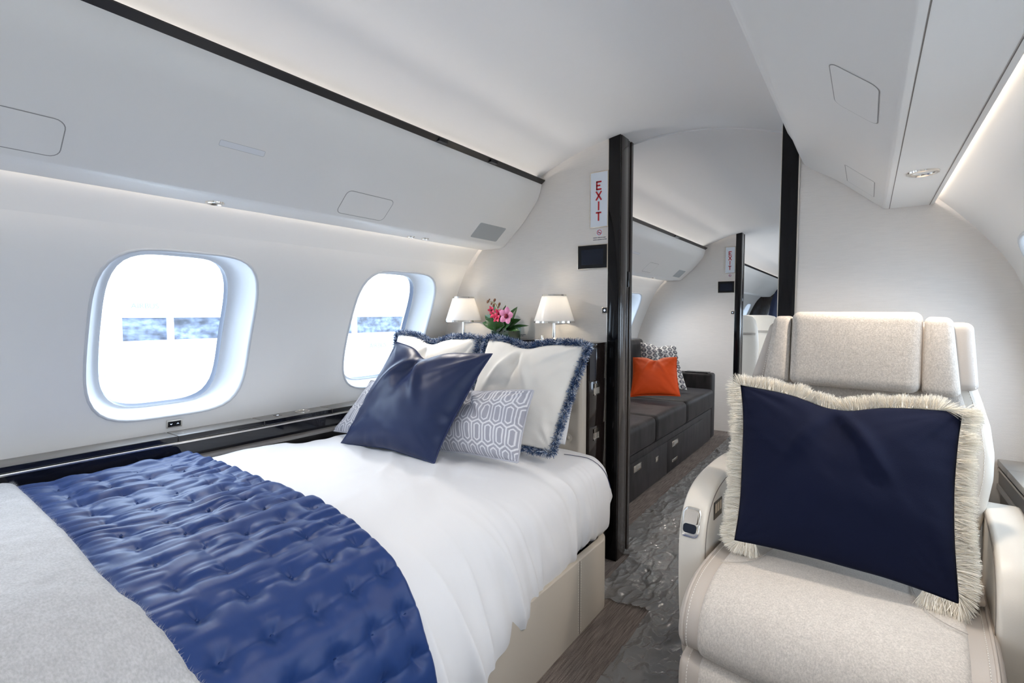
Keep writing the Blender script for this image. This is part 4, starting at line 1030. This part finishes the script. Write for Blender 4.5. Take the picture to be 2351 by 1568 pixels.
# headrest
def hpad(name, quad, yf, T, m, parent, n=24, pw=6, rr_=.018, tilt=.045):
    """quad TL,TR,BR,BL in (x,z); rounded pad whose front sits at y=yf"""
    u, v = np.meshgrid(np.linspace(-1, 1, n + 1), np.linspace(-1, 1, n + 1), indexing='ij')
    u = np.sin(u * math.pi / 2); v = np.sin(v * math.pi / 2)
    s = (u + 1) / 2; t = (v + 1) / 2; TL, TR, BR, BL = [np.array(q, float) for q in quad]
    X = (BL[0] * (1 - s) + BR[0] * s) * (1 - t) + (TL[0] * (1 - s) + TR[0] * s) * t
    Z = (BL[1] * (1 - s) + BR[1] * s) * (1 - t) + (TL[1] * (1 - s) + TR[1] * s) * t
    wx = abs(TR[0] - TL[0]) / 2; wz = abs(TL[1] - BL[1]) / 2
    ex = np.clip((np.abs(u) * wx - (wx - rr_)) / rr_, 0, 1); ez = np.clip((np.abs(v) * wz - (wz - rr_)) / rr_, 0, 1)
    e_ = np.clip(np.sqrt(ex ** 2 + ez ** 2), 0, 1)
    # pull the corners in for a rounded outline
    over = np.maximum(0, np.sqrt(ex ** 2 + ez ** 2) - 1) * rr_
    X = X - np.sign(u) * over * .7; Z = Z - np.sign(v) * over * .7
    Y = yf + rr_ * (1 - np.sqrt(1 - e_ ** 2)) - .004 * (1 - u ** 2) * (1 - v ** 2) + tilt * (Z - .95)
    P = np.stack([X, Y, Z], -1)
    # skirt going back
    ring = np.concatenate([P[:, -1][:-1], P[-1, ::-1][:-1], P[::-1, 0][:-1], P[0][:-1]])
    b = ring.copy(); b[:, 1] += T
    m1 = n + 1; V = np.concatenate([P.reshape(-1, 3), ring, b]); k_ = len(ring)
    F = np.concatenate([grid_faces(m1, m1), grid_faces(2, k_, cv=True) + m1 * m1]).tolist() + [list(range(m1 * m1 + k_, m1 * m1 + 2 * k_))]
    return obj(name, S3(V), F, m, parent, smooth=True, auto=60)
hd = hpad('headrest', [(-.222, 1.088), (.246, 1.090), (.262, .915), (-.275, .905)], .268, .07, M['leather'], ch)
hpad('center_pad', [(-.158, 1.119), (.146, 1.117), (.146, .902), (-.160, .904)], .235, .05, M['felt'], hd, rr_=.022)
hpad('side_pad', [(-.207, 1.106), (-.161, 1.106), (-.163, .904), (-.232, .908)], .243, .05, M['felt'], hd, rr_=.016)
hpad('side_pad', [(.149, 1.105), (.205, 1.103), (.228, .899), (.149, .899)], .243, .05, M['felt'], hd, rr_=.016)
stitch([S3([(-.208 - .030 * t, .266 - .045 * .14 * t, 1.078 - .165 * t) for t in np.linspace(0, 1, 12)]), S3([(.240 + .014 * t, .266 - .045 * .14 * t, 1.078 - .155 * t) for t in np.linspace(0, 1, 12)])], hd)
# belt buckle in the gap by the right armrest
bb = empty('belt_buckle', tuple(S3(np.array([.255, .04, .47]))), 'dark seat belt buckle between seat cushion and right armrest', 'buckle')
box('buckle', (.236, .02, .478), (.272, .065, .492), M['leather'], bb, bev=.004, M=SM)
box('buckle_plate', (.245, .03, .4915), (.262, .055, .4935), M['nickel'], bb, M=SM)
box('strap', (.246, .05, .40), (.262, .20, .484), M['screen'], bb, M=SM)
# navy cushion with long cream fringe on the chair
rt, lp, ot, N_ = pillow('fringed_cushion', (-.297, 1.585, .905), (.190, 1.58, .882), (.178, 1.385, .500), (-.272, 1.415, .512), .16, M['navy_wool'], 'navy wool cushion with long cream fringe on the armchair', 'cushion', e=.052, dent=(.12, .34, -.02), n=100, seed=42, wr=.010)
lp2 = resample(np.vstack([lp, lp[:1]]), 700)[:-1]; oo = np.stack([np.interp(np.linspace(0, 1, 700, endpoint=False), np.linspace(0, 1, len(ot)), ot[:, i]) for i in range(3)], 1)
n_ = 26000; b, o_, t_ = loop_sample(lp2, oo, n_)
d = o_ + .22 * rng.normal(0, 1, (n_, 3)) + np.outer(rng.normal(0, .28, n_), N_) + .5 * np.stack([vn(t_ * 90, t_ * 0, 5), vn(t_ * 90, t_ * 0 + 5, 6), vn(t_ * 90, t_ * 0 + 9, 8)], 1)
d /= np.linalg.norm(d, axis=1)[:, None]
ln = (.031 + .008 * rng.random(n_)) * (1 + .3 * vn(t_ * 150, t_ * 0, 9))
c = np.array([.97, .92, .82]) * (.82 + .18 * rng.random((n_, 1)))
q_ = (b - np.array([-.262, 1.42, .522])) @ np.array([.43, -.02, -.01]) / (.43 ** 2); lowm = (b[:, 2] < .555) & (q_ > .10) & (q_ < .88)
b, d, ln, c, t_ = b[~lowm], d[~lowm], ln[~lowm], c[~lowm], t_[~lowm]; n_ = len(b)
strands('long_fringe', b + np.outer(rng.normal(0, .004, n_), N_), d, ln, np.full(n_, .0006), np.array([0, 0, -.06]), M['fringe_cream'], c, rt, 4)

# ------------------------------------------------------------------ floor film
def film(name, x0, x1, y0, y1, label, nx, ny, seed, mask=None):
    u, v = np.meshgrid(np.linspace(x0, x1, nx), np.linspace(y0, y1, ny), indexing='ij')
    wx = u + .06 * fbm(u * 5, v * 4, seed); wy = v + .06 * fbm(u * 5 + 9, v * 4, seed + 3)
    rdg = 1 - np.abs(fbm(wx * 9, wy * 5, seed + 5, 3)) * 4; rdg2 = 1 - np.abs(fbm(wx * 24, wy * 14, seed + 8, 2)) * 4
    z = .003 + .010 * np.clip(rdg, 0, 1) ** 3 + .006 * np.clip(rdg2, 0, 1) ** 2 + .003 * (fbm(wx * 3, wy * 3, seed + 11) + .5)
    P = np.stack([u, v, z], -1); F = grid_faces(nx, ny)
    if mask is not None:
        c = P.reshape(-1, 3)[F].mean(1); F = F[mask(c[:, 0], c[:, 1])]
    return obj(name, P.reshape(-1, 3), F, M['plastic'], smooth=True, label=label, cat='plastic film', kind=None)
film('floor_film', -1.0, .33, Y0, 5.0, 'wrinkled grey plastic film protecting the aisle carpet', 340, 900, 3,
     lambda x, y: ~(((x < -.652 - .02 * np.sin(y * 3)) & (y < 1.775 + .02 * np.sin(x * 60) * 0 + .12 * (x + .785))) | ((x < -.86) & (y < 2.16)) | (x < -1.0) | ((y > 2.2) & (x < -.99))))

# ------------------------------------------------------------------ sofa cabin
sf = empty('sofa', (-1.5, 3.5, 0), 'charcoal velvet three seat sofa in the cabin beyond the doorway', 'sofa')
box('base', (-1.93, 2.34, .012), (-1.100, 4.60, .285), M['velvet'], sf, bev=.006)
box('base_panel', (-1.102, 2.36, .02), (-1.094, 3.40, .245), M['velvet'], sf, bev=.003)
box('base_panel', (-1.102, 3.405, .02), (-1.094, 4.30, .245), M['velvet'], sf, bev=.003)
for a, b in ((2.46, 3.138), (3.144, 3.806), (3.812, 4.592)):
    bm = bmesh.new(); add_box(bm, (-1.76, a, .292), (-1.078, b, .462))
    bmesh.ops.bevel(bm, geom=list(bm.edges), offset=.042, segments=5, affect='EDGES', profile=.6)
    bm_obj('seat_cushion', bm, M['velvet'], sf, True)
for a, b in ((2.46, 3.40), (3.405, 4.30)):
    bm = bmesh.new(); add_box(bm, (-1.90, a, .44), (-1.60, b, .905))
    bmesh.ops.bevel(bm, geom=list(bm.edges), offset=.05, segments=5, affect='EDGES', profile=.6)
    bm_obj('back_cushion', bm, M['velvet'], sf, True)
box('armrest', (-1.90, 4.600, .012), (-1.100, 4.735, .592), M['velvet'], sf, bev=.022, seg=4)
box('armrest', (-1.90, 2.30, .012), (-1.100, 2.435, .592), M['velvet'], sf, bev=.022, seg=4)
def pull(y0, y1, z0, z1, inner=True):
    o = box('drawer_pull', (-1.0945, y0, z0), (-1.091, y1, z1), M['nickel'], sf, bev=.001)
    if inner: box('pull_recess', (-1.0915, y0 + (y1 - y0) * .3, z0 + .01), (-1.0905, y1 - .012, z1 - .01), M['satin_nickel'], o)
pull(3.50, 3.64, .182, .222); pull(2.79, 2.91, .182, .222); pull(3.165, 3.215, .155, .190); pull(3.50, 3.63, .072, .094, False)
r = empty('arm_tray', (-1.2, 4.66, .6), 'thin dark tray lying on the far sofa armrest', 'tray')
box('tray', (-1.34, 4.62, .593), (-1.14, 4.72, .600), M['black'], r, bev=.002)
rt, lp, ot, N_ = pillow('velvet_cushion', (-1.545, 3.90, .765), (-1.200, 3.92, .782), (-1.115, 3.74, .510), (-1.475, 3.68, .480), .13, M['orange'], 'orange velvet cushion on the charcoal sofa in front of the patterned one', 'cushion', 'orange velvet cushions', e=.06, dent=(.14, .25, .05), n=50, seed=51, wr=.008)
tube('piping', lp[::2], .0035, M['orange'], rt, 6, closed=True)
rt, lp, ot, N_ = pillow('velvet_cushion', (-1.52, 3.02, .72), (-1.225, 3.02, .73), (-1.195, 2.86, .475), (-1.50, 2.84, .475), .12, M['orange'], 'orange velvet cushion mostly hidden behind the near door post', 'cushion', 'orange velvet cushions', e=.05, n=40, seed=52, wr=.008)
def chain(s, t):
    X = s * 7.0; Z = t * 9.0; col = np.floor(X); x = X - col - .5; z = Z + .5 * (col % 2); z = z - np.floor(z) - .5
    d1 = np.maximum(np.abs(x) / .34, np.abs(z) / .30); ring = (d1 < 1) & (d1 > .58)
    bar = (np.abs(z) < .06) & (np.abs(x) > .30); bar2 = (np.abs(x) < .05) & (np.abs(z) < .2); dash = (np.abs(np.abs(z) - .42) < .05) & (np.abs(x) < .2)
    ln = (ring | bar | bar2 | dash).astype(float)[..., None]
    return np.array([.74, .72, .69]) * (1 - ln) + np.array([.03, .035, .06]) * ln
rt, lp, ot, N_ = pillow('patterned_cushion', (-1.60, 4.20, .872), (-1.335, 4.34, .845), (-1.215, 4.27, .480), (-1.56, 4.10, .48), .12, M['print_fabric'], 'white cushion with dark chain pattern behind the orange one', 'cushion', e=.05, dent=(.10, .25, .0), n=150, seed=55, wr=.006, cols=chain)
# small black fitting above the sofa window
zf = 1.30
box('wall_fitting', (-1.815, 4.60, 1.315), (-1.79, 4.66, 1.335), M['seal'], label='tiny dark fitting on the wall above the sofa window', cat='fitting')

# beyond the second doorway
def far_seat(x, y, label):
    r = empty('cabin_seat', (x, y, 0), label, 'armchair', 'distant cabin seats')
    zz = [.30, .5, .78, .80, .95, 1.05, 1.09, 1.105]; ww = [.27, .28, .28, .28, .27, .245, .21, .14]; P = []
    for z, w_ in zip(zz, ww):
        row = []
        for k_ in range(24):
            a = 2 * math.pi * k_ / 24; row.append((x + w_ * np.sign(math.cos(a)) * abs(math.cos(a)) ** .6, y + .085 * np.sign(math.sin(a)) * abs(math.sin(a)) ** .6, z))
        P.append(row)
    grid('seat_back', np.array(P), M['cream'], r, cv=True)
    box('pedestal', (x - .2, y + .1, .0), (x + .2, y + .45, .25), M['leather'], r)
    box('seat', (x - .27, y + .05, .25), (x + .27, y + .55, .46), M['cream'], r, bev=.03, seg=4)
    box('armrest', (x - .33, y + .0, .1), (x - .27, y + .42, .62), M['cream'], r, bev=.02, seg=3); box('armrest', (x + .27, y + .0, .1), (x + .33, y + .42, .62), M['cream'], r, bev=.02, seg=3)
    for z in (.90, .915): box('stitch_line', (x - .262, y - .090, z), (x + .262, y - .078, z + .004), M['groove'], r)
far_seat(-1.205, 5.80, 'cream leather seat seen from behind past the distant door post')
far_seat(-1.12, 6.75, 'second cream leather seat farther down the aisle')
cu = empty('curtain', (-.80, 8.6, 0), 'dark navy curtain hanging at the far end of the aisle', 'curtain')
P = []
for z, c in ((.02, 0), (.8, 0), (1.1, 0), (1.3, .03), (1.45, .08), (1.58, .17), (1.66, .27)):
    P.append([(-1.245 + c + t * (.80 - c), 8.6 + .03 * math.sin(t * 34), z) for t in np.linspace(0, 1, 90)])
grid('drape', np.array(P), M['navy_curtain'], cu)
box('hem_band', (-1.245, 8.57, .0), (-.45, 8.63, .02), M['navy_curtain'], cu)

# ------------------------------------------------------------------ outside
GZ = -1.9
obj('apron_ground', [(-80, -60, GZ), (80, -60, GZ), (80, 90, GZ), (-80, 90, GZ)], [[0, 1, 2, 3]], M['apron'], kind='structure')
tb = empty('terminal_building', (-16.5, 12, GZ), 'bright white building with a dark glazed band outside the cabin windows', 'building')
box('fascia', (-19, -6, 1.03), (-16, 34, 3.4), M['white_ext'], tb)
box('lower_wall', (-19, -6, GZ), (-16, 34, .40), M['white_ext'], tb)
box('end_wall', (-19, -6, .39), (-16, 4.95, 1.04), M['white_ext'], tb)
for i, (a, b) in enumerate(((4.95, 6.05), (6.16, 9.0), (9.12, 12.3), (12.42, 16.2), (16.32, 20.5), (20.6, 34))):
    box('glazing', (-16.25, a, .39), (-16.2, b, 1.04), M['ext_glass'], tb)
for y in (6.105, 9.06, 12.36, 16.26, 20.55): box('mullion', (-16.2, y - .055, .40), (-16.0, y + .055, 1.03), M['white_ext'], tb)
def text(body, loc, size, m, parent):
    c = bpy.data.curves.new('lettering', 'FONT'); c.body = body; c.size = size; c.extrude = .004; c.align_x = 'CENTER'; c.align_y = 'CENTER'
    c.materials.append(m); t_ = bpy.data.objects.new('lettering_curve', c); me = bpy.data.meshes.new_from_object(t_); bpy.data.objects.remove(t_)
    o = bpy.data.objects.new('lettering', me); COL.objects.link(o); o.rotation_euler = (R_(90), 0, R_(90)); o.location = loc
    o.parent = parent; o.matrix_parent_inverse = world_of(parent).inverted(); return o
text('AIRBUS', (-15.985, 5.48, 1.34), .20, M['ext_blue'], tb)
text('AIRBUS', (-15.985, 13.4, -.12), .26, M['ext_blue'], tb)
car = empty('white_car', (-10.2, 3.0, GZ), 'faint white van parked outside the nearer window', 'car')
prof = [(1.6, -1.45), (1.6, -.1), (1.75, .45), (2.1, .62), (3.3, .62), (3.75, .35), (4.15, .0), (4.6, -.15), (4.75, -.5), (4.75, -1.45)]
prism('body', prof, 'x', -11.6, -10.0, M['ext_car'], car, bev=.05, auto=20)
prism('window_glass', [(1.95, .12), (2.1, .42), (3.25, .42), (3.62, .12)], 'x', -10.01, -9.985, M['ext_dark'], car)
for y in (2.2, 4.1):
    bm = bmesh.new(); bmesh.ops.create_cone(bm, cap_ends=True, segments=20, radius1=.36, radius2=.36, depth=1.5, matrix=Matrix.Translation((-10.8, y, -1.52)) @ Matrix.Rotation(R_(90), 4, 'Y')); bm_obj('wheel', bm, M['ext_dark'], car, True, 40)
